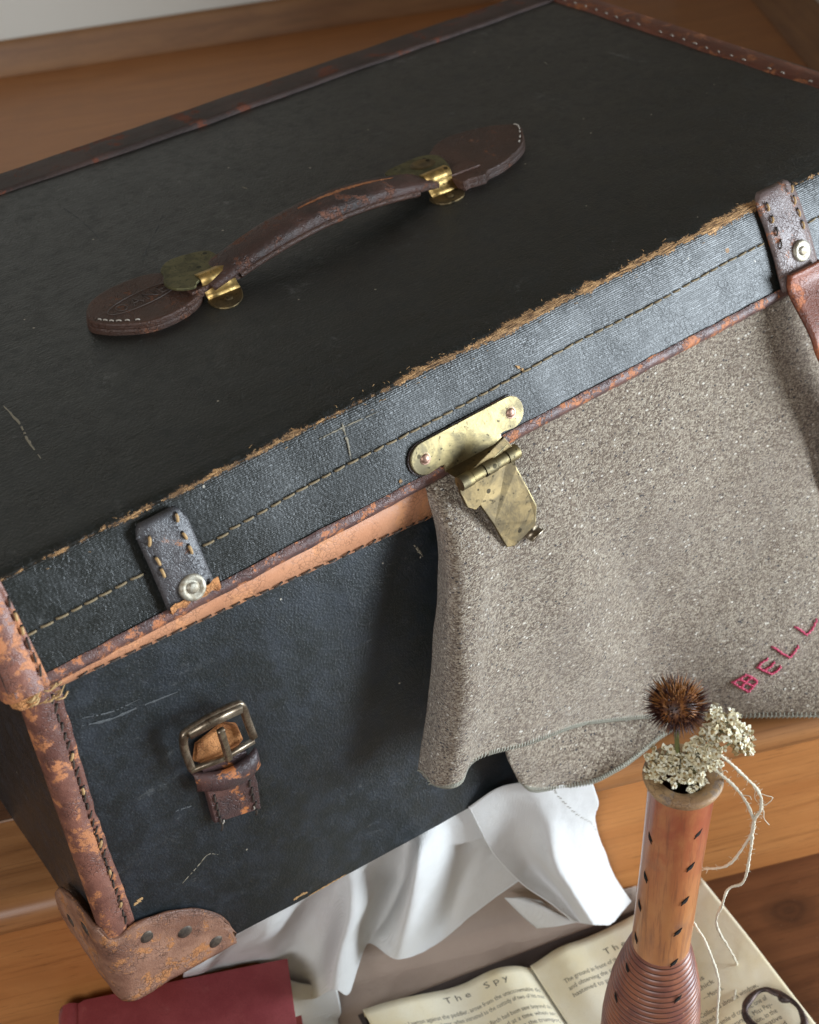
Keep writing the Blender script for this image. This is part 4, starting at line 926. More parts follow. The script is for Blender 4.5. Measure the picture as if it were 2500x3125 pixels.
# embroidered letters, as strokes in the blanket's own surface
def bsurf(px, py):  # px,py: letter chart coordinates on the lower right of the blanket
    cu = 7 + (px - 2290) / (210 if px > 2290 else 190); rv = 3 + (py - 1956) / 225
    u, v = cu / 9 * NU, rv / 4 * NV; i = max(0, min(NU - 1, int(u))); j_ = max(0, min(NV - 1, int(v))); a, b_ = u - i, v - j_
    return (G[i][j_] * (1 - a) * (1 - b_) + G[i + 1][j_] * a * (1 - b_) + G[i][j_ + 1] * (1 - a) * b_ + G[i + 1][j_ + 1] * a * b_)
letters = [('B', [[(2225, 2063), (2258, 2040), (2275, 2050), (2291, 2066), (2267, 2097), (2245, 2082), (2225, 2063)], [(2240, 2052), (2262, 2068), (2280, 2080)], [(2246, 2080), (2258, 2062), (2275, 2050)]]),
           ('E', [[(2321, 1997), (2300, 2006), (2290, 2019), (2308, 2032), (2335, 2047), (2350, 2036), (2360, 2024)], [(2312, 2031), (2328, 2022), (2340, 2010)]]),
           ('L', [[(2335, 1963), (2362, 1985), (2387, 2002), (2400, 1988), (2412, 1972)]]),
           ('L', [[(2404, 1916), (2424, 1932), (2440, 1944), (2458, 1930), (2471, 1910)]])]
for ch, ss in letters:
    mbl = MB(); rr = random.Random(ord(ch))
    for st_ in ss:
        for a, b_ in zip(st_[:-1], st_[1:]):
            k_ = max(2, int(math.hypot(b_[0] - a[0], b_[1] - a[1]) / 9))
            for q in range(k_):
                t0, t1 = q / k_, (q + 1.25) / k_
                pa = bsurf(a[0] + (b_[0] - a[0]) * t0 + rr.uniform(-1.5, 1.5), a[1] + (b_[1] - a[1]) * t0 + rr.uniform(-1.5, 1.5)); pb = bsurf(a[0] + (b_[0] - a[0]) * t1, a[1] + (b_[1] - a[1]) * t1)
                o_ = Vector((0, -0.0018, 0.0012)); mid_ = (pa + pb) / 2 + o_ * 1.5
                mbl.tube([pa + o_ * 0.6, mid_, pb + o_ * 0.6], 0.00075, 5)
    o = mbl.build('embroidered_letter', PINK, BLK); o['label'] = 'pink embroidered letter ' + ch

# ------------------------------------------------------------------ linen cloth under the trunk
def drape(p):
    c_, n_ = math.cos(SR), math.sin(SR); s_ = p.x * c_ + p.y * n_; b_ = -p.x * n_ + p.y * c_; z = p.z
    if b_ > 0.0775:
        if z > -0.012: z = max(z, 0.0009 - 0.0)
        elif z > -0.040: b_ = 0.0772
        else: b_ = min(b_, 0.1005)
    z = max(z, -0.1878)
    return Vector((s_ * c_ - b_ * n_, s_ * n_ + b_ * c_, z))
def relax(G, n=5):
    for _ in range(n):
        H_ = [list(r) for r in G]
        for i in range(1, len(G) - 1):
            for j in range(1, len(G[0]) - 1):
                H_[i][j] = G[i][j] * 0.4 + (G[i - 1][j] + G[i + 1][j] + G[i][j - 1] + G[i][j + 1]) * 0.15
        G = H_
    return G
LN_ = thing('linen_cloth', 'white linen cloth spilling in folds from beneath the trunk down the stair riser', 'cloth', (0.2, 0.0, -0.19))
LIN = [[(0.0355,-0.0065,-0.0030),(0.0467,0.0340,-0.0653),(0.0547,0.0633,-0.1113),(0.0599,0.0829,-0.1424)],
 [(0.0534,-0.0080,-0.0030),(0.0615,0.0330,-0.0711),(0.0684,0.0627,-0.1190),(0.0707,0.0781,-0.1434)],
 [(0.0712,-0.0081,-0.0030),(0.0807,0.0387,-0.0773),(0.0831,0.0617,-0.1202),(0.0827,0.0728,-0.1440)],
 [(0.1036,-0.0093,-0.0030),(0.0966,-0.0033,-0.0244),(0.1033,0.0310,-0.0883),(0.1090,0.0612,-0.1463)],
 [(0.1300,-0.0113,-0.0030),(0.1386,0.0285,-0.0784),(0.1286,0.0460,-0.1320),(0.1240,0.0514,-0.1672)],
 [(0.1471,-0.0126,-0.0030),(0.1490,0.0152,-0.0772),(0.1434,0.0307,-0.1370),(0.1311,0.0351,-0.1849)],
 [(0.1616,-0.0142,-0.0030),(0.1478,-0.0214,-0.0322),(0.1374,-0.0191,-0.0656),(0.1323,-0.0081,-0.1205)],
 [(0.1825,-0.0166,-0.0030),(0.1944,0.0061,-0.0669),(0.1788,0.0195,-0.1215),(0.1531,0.0090,-0.1668)],
 [(0.1976,-0.0180,-0.0030),(0.2059,0.0032,-0.0741),(0.1974,0.0179,-0.1250),(0.1832,0.0274,-0.1551)],
 [(0.2114,-0.0196,-0.0030),(0.1913,-0.0385,-0.0040),(0.1865,-0.0298,-0.0588),(0.1892,-0.0048,-0.1425)],
 [(0.2397,-0.0227,-0.0030),(0.2427,-0.0152,-0.0538),(0.2396,-0.0029,-0.1171),(0.2265,0.0051,-0.1731)],
 [(0.2586,-0.0277,0.0029),(0.2647,-0.0173,-0.0556),(0.2609,-0.0123,-0.0949),(0.2521,-0.0084,-0.1467)],
 [(0.2713,-0.0333,0.0062),(0.2868,-0.0237,-0.0458),(0.2941,-0.0248,-0.0879),(0.2936,-0.0246,-0.1155)]]
for c in LIN[:11]: x0, y0, z0 = c[0]; c[0] = (x0, y0 + 0.004, -0.0010)
GL = surf(LIN, 150, 90, lambda p, u, v: Vector((0, -1, 0.3)) * (0.0014 * noise.noise(Vector((p.x * 45, p.y * 30, p.z * 14))) - 0.0009 * abs(noise.noise(Vector((p.x * 70, p.y * 50, p.z * 18)))) + 0.0004 * noise.noise(p * 160)) * min(1, v * 6))
GL = relax([[drape(p) for p in r] for r in GL], 2)
lm = mesh('hanging_folds', [p for r in GL for p in r], grid_faces(150, 90, flip=True), LINEN, LN_); solid(lm, 0.0007, 0)
FLAP = [[(0.2463,-0.0261,0.0024),(0.2555,-0.0362,-0.0402),(0.2740,-0.0443,-0.0855),(0.2883,-0.0594,-0.1066),(0.2988,-0.0728,-0.1242)],
 [(0.2650,-0.0343,0.0144),(0.2733,-0.0397,-0.0338),(0.2920,-0.0413,-0.0884),(0.2993,-0.0576,-0.1067),(0.3041,-0.0751,-0.1277)],
 [(0.2834,-0.0430,0.0146),(0.2859,-0.0561,-0.0143),(0.2809,-0.0714,-0.0408),(0.2899,-0.0797,-0.0730),(0.3016,-0.0893,-0.1116)],
 [(0.3022,-0.0513,0.0108),(0.3032,-0.0616,-0.0197),(0.3100,-0.0646,-0.0617),(0.3152,-0.0713,-0.1008),(0.3175,-0.0832,-0.1341)],
 [(0.3216,-0.0593,0.0064),(0.3263,-0.0630,-0.0230),(0.3362,-0.0521,-0.0664),(0.3490,-0.0533,-0.1216),(0.3372,-0.0744,-0.1581)],
 [(0.3242,-0.0599,0.0016),(0.3312,-0.0608,-0.0272),(0.3432,-0.0464,-0.0738),(0.3588,-0.0500,-0.1415),(0.3698,-0.0603,-0.1775)]]
GF = surf(FLAP, 90, 80, lambda p, u, v: Vector((0, -1, 0.3)) * (0.0014 * noise.noise(p * 28) - 0.0011 * abs(noise.noise(Vector((p.x * 40, p.y * 40, p.z * 26 + 3)))) + 0.0004 * noise.noise(p * 150)) * min(1, v * 6))
fl = mesh('front_flap', [p for r in GF for p in r], grid_faces(90, 80, flip=True), LINEN, LN_); solid(fl, 0.0009, 0)
FLAP2 = [[(0.2754,-0.0231,-0.1279),(0.2835,-0.0354,-0.1462),(0.2878,-0.0450,-0.1528)],
 [(0.2859,-0.0332,-0.1266),(0.2865,-0.0542,-0.1184),(0.2890,-0.0619,-0.1334)],
 [(0.2905,-0.0461,-0.1208),(0.2981,-0.0659,-0.1263),(0.3021,-0.0720,-0.1292)]]
GF2 = surf(FLAP2, 24, 24); f2 = mesh('under_fold', [p for r in GF2 for p in r], grid_faces(24, 24, flip=True), LINEN, LN_); solid(f2, 0.0009, 0)
SPR = [[(0.1020, 0.0560, -0.150), (0.1010, 0.0380, -0.180), (0.0960, 0.0120, -0.1865), (0.0900, -0.0400, -0.187)],
 [(0.1150, 0.0500, -0.155), (0.1140, 0.0350, -0.182), (0.1080, 0.0100, -0.1868), (0.1030, -0.0420, -0.187)],
 [(0.1290, 0.0380, -0.165), (0.1280, 0.0250, -0.184), (0.1220, 0.0060, -0.1865), (0.1180, -0.0450, -0.187)],
 [(0.1500, 0.0220, -0.172), (0.1450, 0.0120, -0.1865), (0.1370, 0.0030, -0.1872), (0.1220, -0.0460, -0.1874)]]
GS = surf(SPR, 40, 40, lambda p, u, v: Vector((0, 0, 0.0012 * abs(noise.noise(p * 30))))); sp = mesh('spread_hem', [p for r in GS for p in r], grid_faces(40, 40, flip=True), LINEN, LN_); solid(sp, 0.0008, 0)
# rolled hems and the drawn-thread line of holes
hm_ = MB(); hm_.tube([GF[0][j_] for j_ in range(81)], 0.0008, 6); hm_.tube([GF[i][80] for i in range(91)], 0.0008, 6); hm_.tube([GL[i][90] for i in range(100, 151)], 0.0008, 6)
hm_.build('rolled_hem', LINEN, LN_)
dh = MB()
for k in range(26):
    i = 50 + int(k * 0.95); j_ = int(6 + k * 1.5); p = GF[i][j_]; nn = (GF[i + 1][j_] - GF[i][j_]).cross(GF[i][j_ + 1] - GF[i][j_]).normalized()
    if nn.y > 0: nn = -nn
    d = (GF[i][j_ + 1] - GF[i][j_]).normalized() * 0.4 + (GF[i + 1][j_] - GF[i][j_]).normalized(); d.normalize()
    q = p + nn * 0.0006; s_ = nn.cross(d) * 0.00035
    dh.add([q - d * 0.0011 - s_, q + d * 0.0011 - s_, q + d * 0.0011 + s_, q - d * 0.0011 + s_], [(0, 1, 2, 3)])
o = dh.build('drawn_thread_holes', m_plain('hole_shade', (0.30, 0.27, 0.22), 0.9), LN_, False); o['kind'] = 'stuff'
# white linen flat on the lower step, its shade put into the colour
def st2w(s_, b_, z): c_, n_ = math.cos(SR), math.sin(SR); return Vector((s_ * c_ - b_ * n_, s_ * n_ + b_ * c_, z))
def smooth01(t): t = max(0, min(1, t)); return t * t * (3 - 2 * t)
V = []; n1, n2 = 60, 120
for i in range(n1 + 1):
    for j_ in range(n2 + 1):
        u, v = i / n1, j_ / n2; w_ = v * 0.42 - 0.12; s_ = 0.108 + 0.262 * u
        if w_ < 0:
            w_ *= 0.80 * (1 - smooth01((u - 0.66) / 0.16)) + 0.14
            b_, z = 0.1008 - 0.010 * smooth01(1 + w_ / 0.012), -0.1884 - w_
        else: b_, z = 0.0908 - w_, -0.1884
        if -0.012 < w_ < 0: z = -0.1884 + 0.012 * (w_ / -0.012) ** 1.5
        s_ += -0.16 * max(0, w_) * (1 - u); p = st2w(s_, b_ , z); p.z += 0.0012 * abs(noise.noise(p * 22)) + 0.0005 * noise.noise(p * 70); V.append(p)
tp = mesh('shaded_cloth', V, grid_faces(n1, n2, flip=True), LINEN_SHADE); solid(tp, 0.0008, 1); tag(tp, 'white linen lying flat on the lower step under the open book, coloured as in shade', 'cloth')

# ------------------------------------------------------------------ red book
RB = thing('closed_book', 'closed red cloth-bound book lying on the lower step under the trunk corner', 'book', (0.055, 0.07, -0.19))
A_, B_ = Vector((-0.0089, 0.1059, 0)), Vector((0.1237, 0.0395, 0)); ux = (B_ - A_).normalized(); uy = Vector((ux.y, -ux.x, 0)); uy = -uy if uy.y > 0 else uy
W_ = (B_ - A_).length; H_ = 0.205
def RBp(a, b_, z): return Vector((A_.x, A_.y, 0)) + ux * a + uy * b_ + Vector((0, 0, z))
zt_ = -0.130; zb_ = -0.1875
prof = [(-0.0155, -0.010), (-0.016, -0.006), (-0.0125, -0.0015), (-0.008, 0.0), (-0.0045, -0.0010), (-0.0020, -0.0026), (0.0008, -0.0012), (0.003, 0.0), (0.03, 0.0002), (0.07, 0.0006), (0.11, 0.0004), (W_ - 0.001, 0.0), (W_, -0.0008), (W_ - 0.0005, -0.0028), (0.07, -0.0026), (0.002, -0.0030), (-0.012, -0.0035)]
V = []; nb = 30; m = len(prof)
for i in range(nb + 1):
    b_ = H_ * i / nb
    for a, z in prof: q = RBp(a, b_, zt_ + z); q.z += nz(q, 30, 0.0004); V.append(q)
F = [(i * m + k, i * m + (k + 1) % m, (i + 1) * m + (k + 1) % m, (i + 1) * m + k) for i in range(nb) for k in range(m)] + [tuple(range(m)), tuple(nb * m + k for k in range(m))[::-1]]
o = mesh('front_cover', V, F, REDC, RB); autosmooth(o, 50)
V = []
for i in range(nb + 1):
    b_ = H_ * i / nb
    for k in range(12): a = math.pi * (0.5 + k / 11); V.append(RBp(-0.010 + 0.009 * math.cos(a), b_, (zt_ + zb_) / 2 - 0.001 + (zt_ - zb_) / 2 * math.sin(a) * 0.98))
o = mesh('spine', V, grid_faces(nb, 11), REDC, RB); solid(o, 0.002, 0)
V, F = slab([RBp(0.0, 0.003, zb_ + 0.003), RBp(W_ - 0.004, 0.003, zb_ + 0.003), RBp(W_ - 0.004, H_ - 0.003, zb_ + 0.003), RBp(0.0, H_ - 0.003, zb_ + 0.003)], None, (0, 0, 1), zt_ - zb_ - 0.006, 0.0); mesh('pages', V, F, PEDGE, RB, False)
V, F = slab([RBp(-0.010, 0, zb_), RBp(W_ + 0.002, 0.0, zb_), RBp(W_ + 0.003, H_, zb_), RBp(-0.010, H_, zb_)], None, (0, 0, 1), 0.003, 0.0); mesh('back_cover', V, F, REDC, RB, False)

# ------------------------------------------------------------------ open book
OB = thing('open_book', 'old book lying open on the linen cloth, yellowed pages of small print', 'book', (0.27, -0.12, -0.188))
Lc = Vector((0.1555, -0.0020, -0.178)); Gc = Vector((0.2748, -0.0511, -0.184)); Rc = Vector((0.4215, -0.0839, -0.170)); DV = Vector((-0.1938, -0.981, 0))
PH = 0.20
def smooth01(t): t = max(0, min(1, t)); return t * t * (3 - 2 * t)
def PL(u, v, off=0.0):   # left page, u 0..1 from outer edge to gutter, v metres down
    p = Lc.lerp(Gc, u) + DV * v
    hump = 0.0105 * math.exp(-((u - 0.80) / 0.17) ** 2) - 0.0040 * math.exp(-((u - 1.0) / 0.05) ** 2) + 0.0015 * math.sin(u * 7 + v * 12)
    p.z += hump + off; p.z += 0.0016 * noise.noise(Vector((u * 3, v * 14, 0))); return p
def PR_(u, v, off=0.0):
    p = Gc.lerp(Rc, u) + DV * v
    hump = 0.0045 * math.exp(-((u - 0.16) / 0.10) ** 2) + 0.0018 * math.sin(u * 6 + 1 + v * 18); p.z += hump + off - 0.0055 * smooth01(u) * smooth01(v / 0.2); p.z += 0.0022 * noise.noise(Vector((u * 3 + 9, v * 16, 0))); return p
for nm, fn in (('left_page', PL), ('right_page', PR_)):
    V = [fn(i / 60, PH * j_ / 30) for i in range(61) for j_ in range(31)]
    o = mesh('page', V, grid_faces(60, 30, flip=True), PAGE, OB); solid(o, 0.0002, -1)
    # the block of leaves below it
    V = []
    for i in range(41):
        u = i / 40; t = fn(u, 0.0015); b_ = Vector((t.x, t.y, -0.1855))
        for q in (t + Vector((0, 0, -0.0005)), t.lerp(b_, 0.5) + DV * -0.0004, b_, b_ + DV * (PH - 0.003), fn(u, PH - 0.0015) + Vector((0, 0, -0.0005))): V.append(q)
    mesh('leaves', V, grid_faces(40, 4), PEDGE, OB)
V, F = slab([Lc + Vector((-0.003, 0.003, 0)), Rc + Vector((0.003, 0.003, 0)), Rc + DV * (PH + 0.003) + Vector((0.003, 0, 0)), Lc + DV * (PH + 0.003) + Vector((-0.003, 0, 0))], None, (0, 0, 1), 0.001, 0)
V = [Vector((v.x, v.y, -0.1875 + (0.002 if k >= 12 else 0))) for k, v in enumerate(V)]; mesh('cover', V, F, m_plain('dark_bookcloth', (0.05, 0.035, 0.03)), OB, False)
def text_on(fn, txt, u0, u1, v, size, spacing=1.0, L=0.129, weight=0.0, parent=None):
    cu = bpy.data.curves.new('t', 'FONT'); cu.body = txt; cu.size = 1.0; cu.space_character = spacing; cu.resolution_u = 2; cu.offset = weight
    ob = bpy.data.objects.new('t', cu); COL.objects.link(ob); bpy.context.view_layer.update()
    dg = bpy.context.evaluated_depsgraph_get(); me = bpy.data.meshes.new_from_object(ob.evaluated_get(dg)); bpy.data.objects.remove(ob); bpy.data.curves.remove(cu)
    xs = [w_.co.x for w_ in me.vertices]
    if not xs: return
    x0, x1 = min(xs), max(xs)
    V = [fn((u0 + (u1 - u0) * (w_.co.x - x0) / (x1 - x0)) / L, v - w_.co.y * size, 0.00028) for w_ in me.vertices]
    F = [tuple(p.vertices) for p in me.polygons]; TXT.add(V, F); bpy.data.meshes.remove(me)
TXT = MB()
text_on(PL, 'T h e    S p y', 0.0575, 0.1065, 0.0120, 0.0072, 1.0)
lines = [(0.0300, 'Captain Lawton against the peddler, arose from the unaccountable di-'), (0.0300, None)]
LT = ['to Lawton against the peddler, arose from the unaccountable dis-', 'appearance of the latter, when intrusted to the custody of two of his men.', None, 'Some days had elapsed, since Birch had been sent beyond the', 'orders of the commander in chief, and at a time when any', 'action was so soon expected. So soon as the trumpets', 'were heard upon the hill, when it was known that', 'the party had moved in the night, and that the']
v = 0.0240
for i, t_ in enumerate(LT):
    if t_: text_on(PL, t_, 0.020 + (0.014 if i == 3 else 0), 0.1262, v, 0.0052, weight=0.0)
    v += 0.0062 if t_ else 0.0035
text_on(PR_, 'T h e', 0.054, 0.0720, 0.0190, 0.0072, L=0.151)
text_on(PR_, 'S p y', 0.0900, 0.1090, 0.0190, 0.0072, L=0.151)
RT = ['The ground in front of the house was hid', 'and observing the same course the men', 'hastened to participate in the'] 
v = 0.0270
for t_, e in zip(RT, (0.088, 0.088, 0.078)): text_on(PR_, t_, 0.0145, e, v, 0.0052, L=0.151, weight=0.0); v += 0.0062
for t_, a, b_, v in (('of arms', 0.084, 0.1045, 0.0715), ('in the thick', 0.080, 0.109, 0.0775), ('\u2014Moore.', 0.0950, 0.1115, 0.0850), ('Collected about a window,', 0.0850, 0.1335, 0.0955), ('related,', 0.0800, 0.0945, 0.1010), ('with a smile of content, one of', 0.0830, 0.1335, 0.1065), ('personal appearance, Miss Pey-', 0.0800, 0.1335, 0.1125), ('ton had a conversation, in the', 0.0800, 0.1335, 0.1180), ('parlour with the native', 0.0800, 0.1335, 0.1235), ('pride she had marked', 0.0800, 0.1335, 0.1290)): text_on(PR_, t_, a, b_, v, 0.0052, L=0.151, weight=0.0)
tx = TXT.build('printed_text', INK, OB, False); tx['kind'] = 'stuff'

# ------------------------------------------------------------------ wooden bobbin used as a vase
vb = Vector((0.266, -0.1757, -0.1735)); vr = Vector((0.2732, -0.1841, 0.1561))
VS = thing('bobbin_vase', 'tall turned wooden bobbin with ridged base holding dried flowers, standing on the open book', 'vase', vb)
axv = (vr - vb); Hh = axv.length; VM = Matrix.Translation(vb) @ axv.normalized().to_track_quat('Z', 'Y').to_matrix().to_4x4()
def m_vase():
    t = NT('bobbin_wood'); p = t.obj((1, 1, 0.16)); z = t.n('ShaderNodeSeparateXYZ', {0: t.obj()}).outputs[2]
    n1 = t.noise(p, 120, 5, 0.65); n2 = t.noise(t.obj((1, 1, 0.5)), 42, 5, 0.7, 0.6); n3 = t.noise(p, 700, 3)
    c = t.mix(t.step(z, 0.20, 0.31), (0.52, 0.21, 0.075), (0.40, 0.105, 0.048))
    c = t.mix(t.math('MULTIPLY', t.step(n2, 0.42, 0.68), 0.55), c, (0.58, 0.27, 0.10))
    gr_ = t.noise(t.obj((1, 1, 0.05)), 420, 4, 0.65); c = t.mix(t.math('MULTIPLY', t.step(gr_, 0.5, 0.66), 0.5), c, (0.20, 0.075, 0.04))
    c = t.mix(t.math('MULTIPLY', t.step(n1, 0.5, 0.75), 0.45), c, (0.22, 0.085, 0.05))
    c = t.mix(t.math('MULTIPLY', t.step(n3, 0.6, 0.75), 0.18), c, (0.12, 0.05, 0.035))
    c = t.mix(t.math('MULTIPLY', t.step(t.noise(t.obj(), 30, 3), 0.58, 0.72), 0.45), c, (0.20, 0.12, 0.10))
    return t.out(c, t.math('ADD', t.math('MULTIPLY', n2, 0.2), 0.24), t.bump(n1, 0.25, 0.0006), Coat_Weight=0.35, Coat_Roughness=0.2)
def m_bulb():
    t = NT('ridged_wood'); p = t.obj((1, 1, 0.3)); n1 = t.noise(p, 130, 5, 0.65); n2 = t.noise(t.obj(), 40, 4, 0.6); n3 = t.noise(t.obj(), 420, 2)
    c = t.mix(t.step(n2, 0.35, 0.65), (0.26, 0.105, 0.075), (0.40, 0.165, 0.085)); c = t.mix(t.math('MULTIPLY', t.step(n1, 0.5, 0.7), 0.4), c, (0.15, 0.07, 0.06))
    c = t.mix(t.math('MULTIPLY', t.step(n3, 0.70, 0.74), 0.7), c, (0.55, 0.27, 0.16))
    return t.out(c, 0.40, t.bump(n1, 0.3, 0.0005), Coat_Weight=0.2, Coat_Roughness=0.3)
# shaft with a hollow top
pr = [(0.0174, 0.166), (0.0175, 0.20), (0.0173, 0.25), (0.0176, 0.290), (0.0180, Hh - 0.012), (0.0188, Hh - 0.0055)]
V, F = lathe(pr, 64, VM); mesh('shaft', V, F, m_vase(), VS)
rimw = m_leather('rim_wood', (0.34, 0.20, 0.10), (0.46, 0.30, 0.15), (0.30, 0.22, 0.16), 0.45, 90, 0.5)
pr = [(0.0186, Hh - 0.0060), (0.0208, Hh - 0.0052), (0.0216, Hh - 0.0028), (0.0213, Hh - 0.0008), (0.0203, Hh), (0.0160, Hh - 0.0004), (0.0128, Hh - 0.0020), (0.0112, Hh - 0.0065)]
V, F = lathe(pr, 72, VM); V = [v + Vector((0, 0, 1)) * nz(v, 90, 0.0006) for v in V]; mesh('rim', V, F, rimw, VS)
pr = [(0.0113, Hh - 0.0060), (0.0112, Hh - 0.02), (0.0115, Hh - 0.06), (0.0001, Hh - 0.061)]; V, F = lathe(pr, 40, VM); mesh('bore', V, F, m_plain('bore_wood', (0.12, 0.035, 0.02), 0.6), VS)
pr = []; z = 0.176; first = True
def rad(z):
    ks = [(0.0, 0.0290), (0.02, 0.0300), (0.06, 0.0312), (0.092, 0.0313), (0.1065, 0.0304), (0.132, 0.0278), (0.150, 0.0242), (0.165, 0.0205), (0.176, 0.0176)]
    for (a, ra), (b_, rb) in zip(ks[:-1], ks[1:]):
        if a <= z <= b_: return ra + (rb - ra) * (z - a) / (b_ - a)
    return 0.0176
zs = 0.0
while zs < 0.176:
    ph = (zs / 0.0043) % 1.0; r = rad(zs)
    if zs > 0.045: r += 0.0010 * (abs(math.sin(math.pi * ph)) ** 0.7) - 0.0012
    pr.append((r, zs)); zs += 0.0043 / 8
pr = [(0.0001, 0.0)] + pr + [(0.0172, 0.1765)]
V, F = lathe(pr, 80, VM)
def m_bulb2():
    t = NT('ridged_wood'); p = t.obj((1, 1, 0.3)); n1 = t.noise(p, 130, 5, 0.65); n2 = t.noise(t.obj(), 40, 4, 0.6); n3 = t.noise(t.obj(), 420, 2)
    c = t.mix(t.step(n2, 0.35, 0.65), (0.19, 0.070, 0.054), (0.32, 0.120, 0.066)); c = t.mix(t.math('MULTIPLY', t.step(n1, 0.5, 0.7), 0.4), c, (0.13, 0.055, 0.048))
    c = t.mix(t.math('MULTIPLY', t.step(n3, 0.70, 0.74), 0.7), c, (0.55, 0.27, 0.16))
    uvn = t.n('ShaderNodeUVMap'); uvn.uv_map = 'UVMap'; s_ = t.n('ShaderNodeSeparateXYZ', {0: uvn.outputs[0]}).outputs[1]
    c = t.mix(t.step(s_, 0.5, 1.0), c, (0.035, 0.016, 0.014))   # darker in the grooves
    return t.out(c, 0.40, t.bump(n1, 0.3, 0.0005), Coat_Weight=0.2, Coat_Roughness=0.3)
uv = []
for r, zs in pr:
    ph = (zs / 0.0043) % 1.0; g_ = 1 - abs(math.sin(math.pi * ph)) if zs > 0.045 else 0.0
    uv += [(0, g_)] * 80
mesh('ridged_base', V, F, m_bulb2(), VS, uv=uv)
# holes: small dark slots in the wood, in two slanting columns
def on_axis(p):
    q = VM.inverted() @ Vector(p); return math.atan2(q.y, q.x), q.z
hole = lathe([(0.0001, -0.0001), (0.0010, -0.0001), (0.0014, -0.00015), (0.0016, -0.0006)], 12)
hole = ([Vector((v.x * (1 + 0.35 * math.sin(v.y * 5e3)), v.y * (1 + 0.3 * math.cos(v.x * 4e3)), v.z)) for v in hole[0]], hole[1])
HL = [(0.2499, -0.1846, 0.1212), (0.2492, -0.1837, 0.0862), (0.2477, -0.1819, 0.0594), (0.247, -0.1812, 0.0276), (0.2443, -0.178, -0.0047), (0.2404, -0.1734, -0.038), (0.2648, -0.2021, 0.1328), (0.2645, -0.2018, 0.1005), (0.2637, -0.2008, 0.0691), (0.2622, -0.199, 0.0388), (0.2617, -0.1985, 0.0081), (0.2644, -0.2017, -0.0289)]
cw = Vector((-0.1105, -0.5101, 0.7396)); VI = VM.inverted()
for i, h_ in enumerate(HL):
    # cast from the eye through the measured spot onto the turned surface
    o_ = VI @ cw; d_ = (VI @ Vector(h_)) - o_; d_.normalize(); t_ = (o_).length * 0.9 - 0.15; q = None
    while t_ < 1.4:
        p_ = o_ + d_ * t_; rr_ = rad(p_.z) if p_.z < 0.176 else 0.0175
        if math.hypot(p_.x, p_.y) < rr_ and 0 < p_.z < Hh: q = p_; break
        t_ += 0.0003
    if q is None: continue
    nn = Vector((q.x, q.y, 0)).normalized(); rr_ = (rad(q.z) if q.z < 0.176 else 0.01755); q = Vector((nn.x * (rr_ + 0.0005), nn.y * (rr_ + 0.0005), q.z))
    tz = Vector((0, 0, 1)); sx_ = tz.cross(nn); tilt = -0.42 if i < 6 else 0.62
    a_ = (tz * math.cos(tilt) + sx_ * math.sin(tilt)); b_ = nn.cross(a_)
    Mx = VM @ Matrix(((b_.x * 0.95, a_.x * 2.1, nn.x, q.x), (b_.y * 0.95, a_.y * 2.1, nn.y, q.y), (b_.z * 0.95, a_.z * 2.1, nn.z, q.z), (0, 0, 0, 1)))
    mesh('hole', [Mx @ Vector(v) for v in hole[0]], hole[1], HOLE, VS)

# ------------------------------------------------------------------ dried flowers
FL1 = thing('seed_head', 'round spiky brown dried seed head on a green stem in the bobbin', 'dried flower', (0.2715, -0.182, 0.150))
cen = Vector((0.2691, -0.1795, 0.2085)); rr = random.Random(4)
SPK = NT('spike'); z_ = SPK.n('ShaderNodeSeparateXYZ', {0: SPK.obj()}); nn_ = SPK.noise(SPK.obj(), 260, 3)
SPKM = SPK.out(SPK.ramp(nn_, [(0.3, (0.035, 0.014, 0.010)), (0.5, (0.12, 0.040, 0.014)), (0.68, (0.34, 0.13, 0.03))]), 0.5, None)
SPKL = m_plain('orange_spike', (0.36, 0.15, 0.04), 0.55, 0.4, 300); SPKD = m_plain('dark_spike', (0.055, 0.018, 0.014), 0.5, 0.4, 300)
ms_ = MB()
V, F = lathe([(0.0001, -0.009)] + [(0.0115 * math.cos(a), 0.0095 * math.sin(a)) for a in [math.radians(q) for q in range(-75, 80, 15)]] + [(0.0001, 0.0095)], 20, Matrix.Translation(cen)); ms_.add(V, F, 0)
for i in range(620):
    zz = 1 - 2 * (i + 0.5) / 620; a = i * 2.39996; r = math.sqrt(1 - zz * zz); d = Vector((r * math.cos(a), r * math.sin(a), zz)); d = (d + Vector((rr.uniform(-0.12, 0.12), rr.uniform(-0.12, 0.12), rr.uniform(-0.12, 0.12)))).normalized()
    b0 = cen + Vector((d.x * 0.0105, d.y * 0.0105, d.z * 0.0090)); L = rr.uniform(0.0050, 0.0088) * (0.75 if d.z > 0.6 else 1.0) * (0.8 if d.z < -0.5 else 1)
    dd = (d + Vector((0, 0, 0.25 * (1 if d.z > -0.2 else -0.3)))).normalized(); tip = b0 + dd * L; ms_.add(*tube([b0, b0.lerp(tip, 0.5) + d * 0.0003, tip], lambda t: 0.00042 * (1 - 0.85 * t), 4), m=(2 if d.z > 0.35 and rr.random() < 0.7 else (1 if rr.random() < 0.75 else 0)))
o = ms_.build('spikes', [SPKM, SPKD, SPKL], FL1); o['kind'] = 'stuff'
sg = MB(); sg.tube(spl([(0.2716, -0.1825, 0.140), (0.2712, -0.1820, 0.160), (0.2700, -0.1805, 0.182), (0.2693, -0.1798, 0.2)], 12), 0.0013, 8); sg.build('stem', m_plain('green_stem', (0.15, 0.155, 0.05), 0.6, 0.3, 400), FL1)

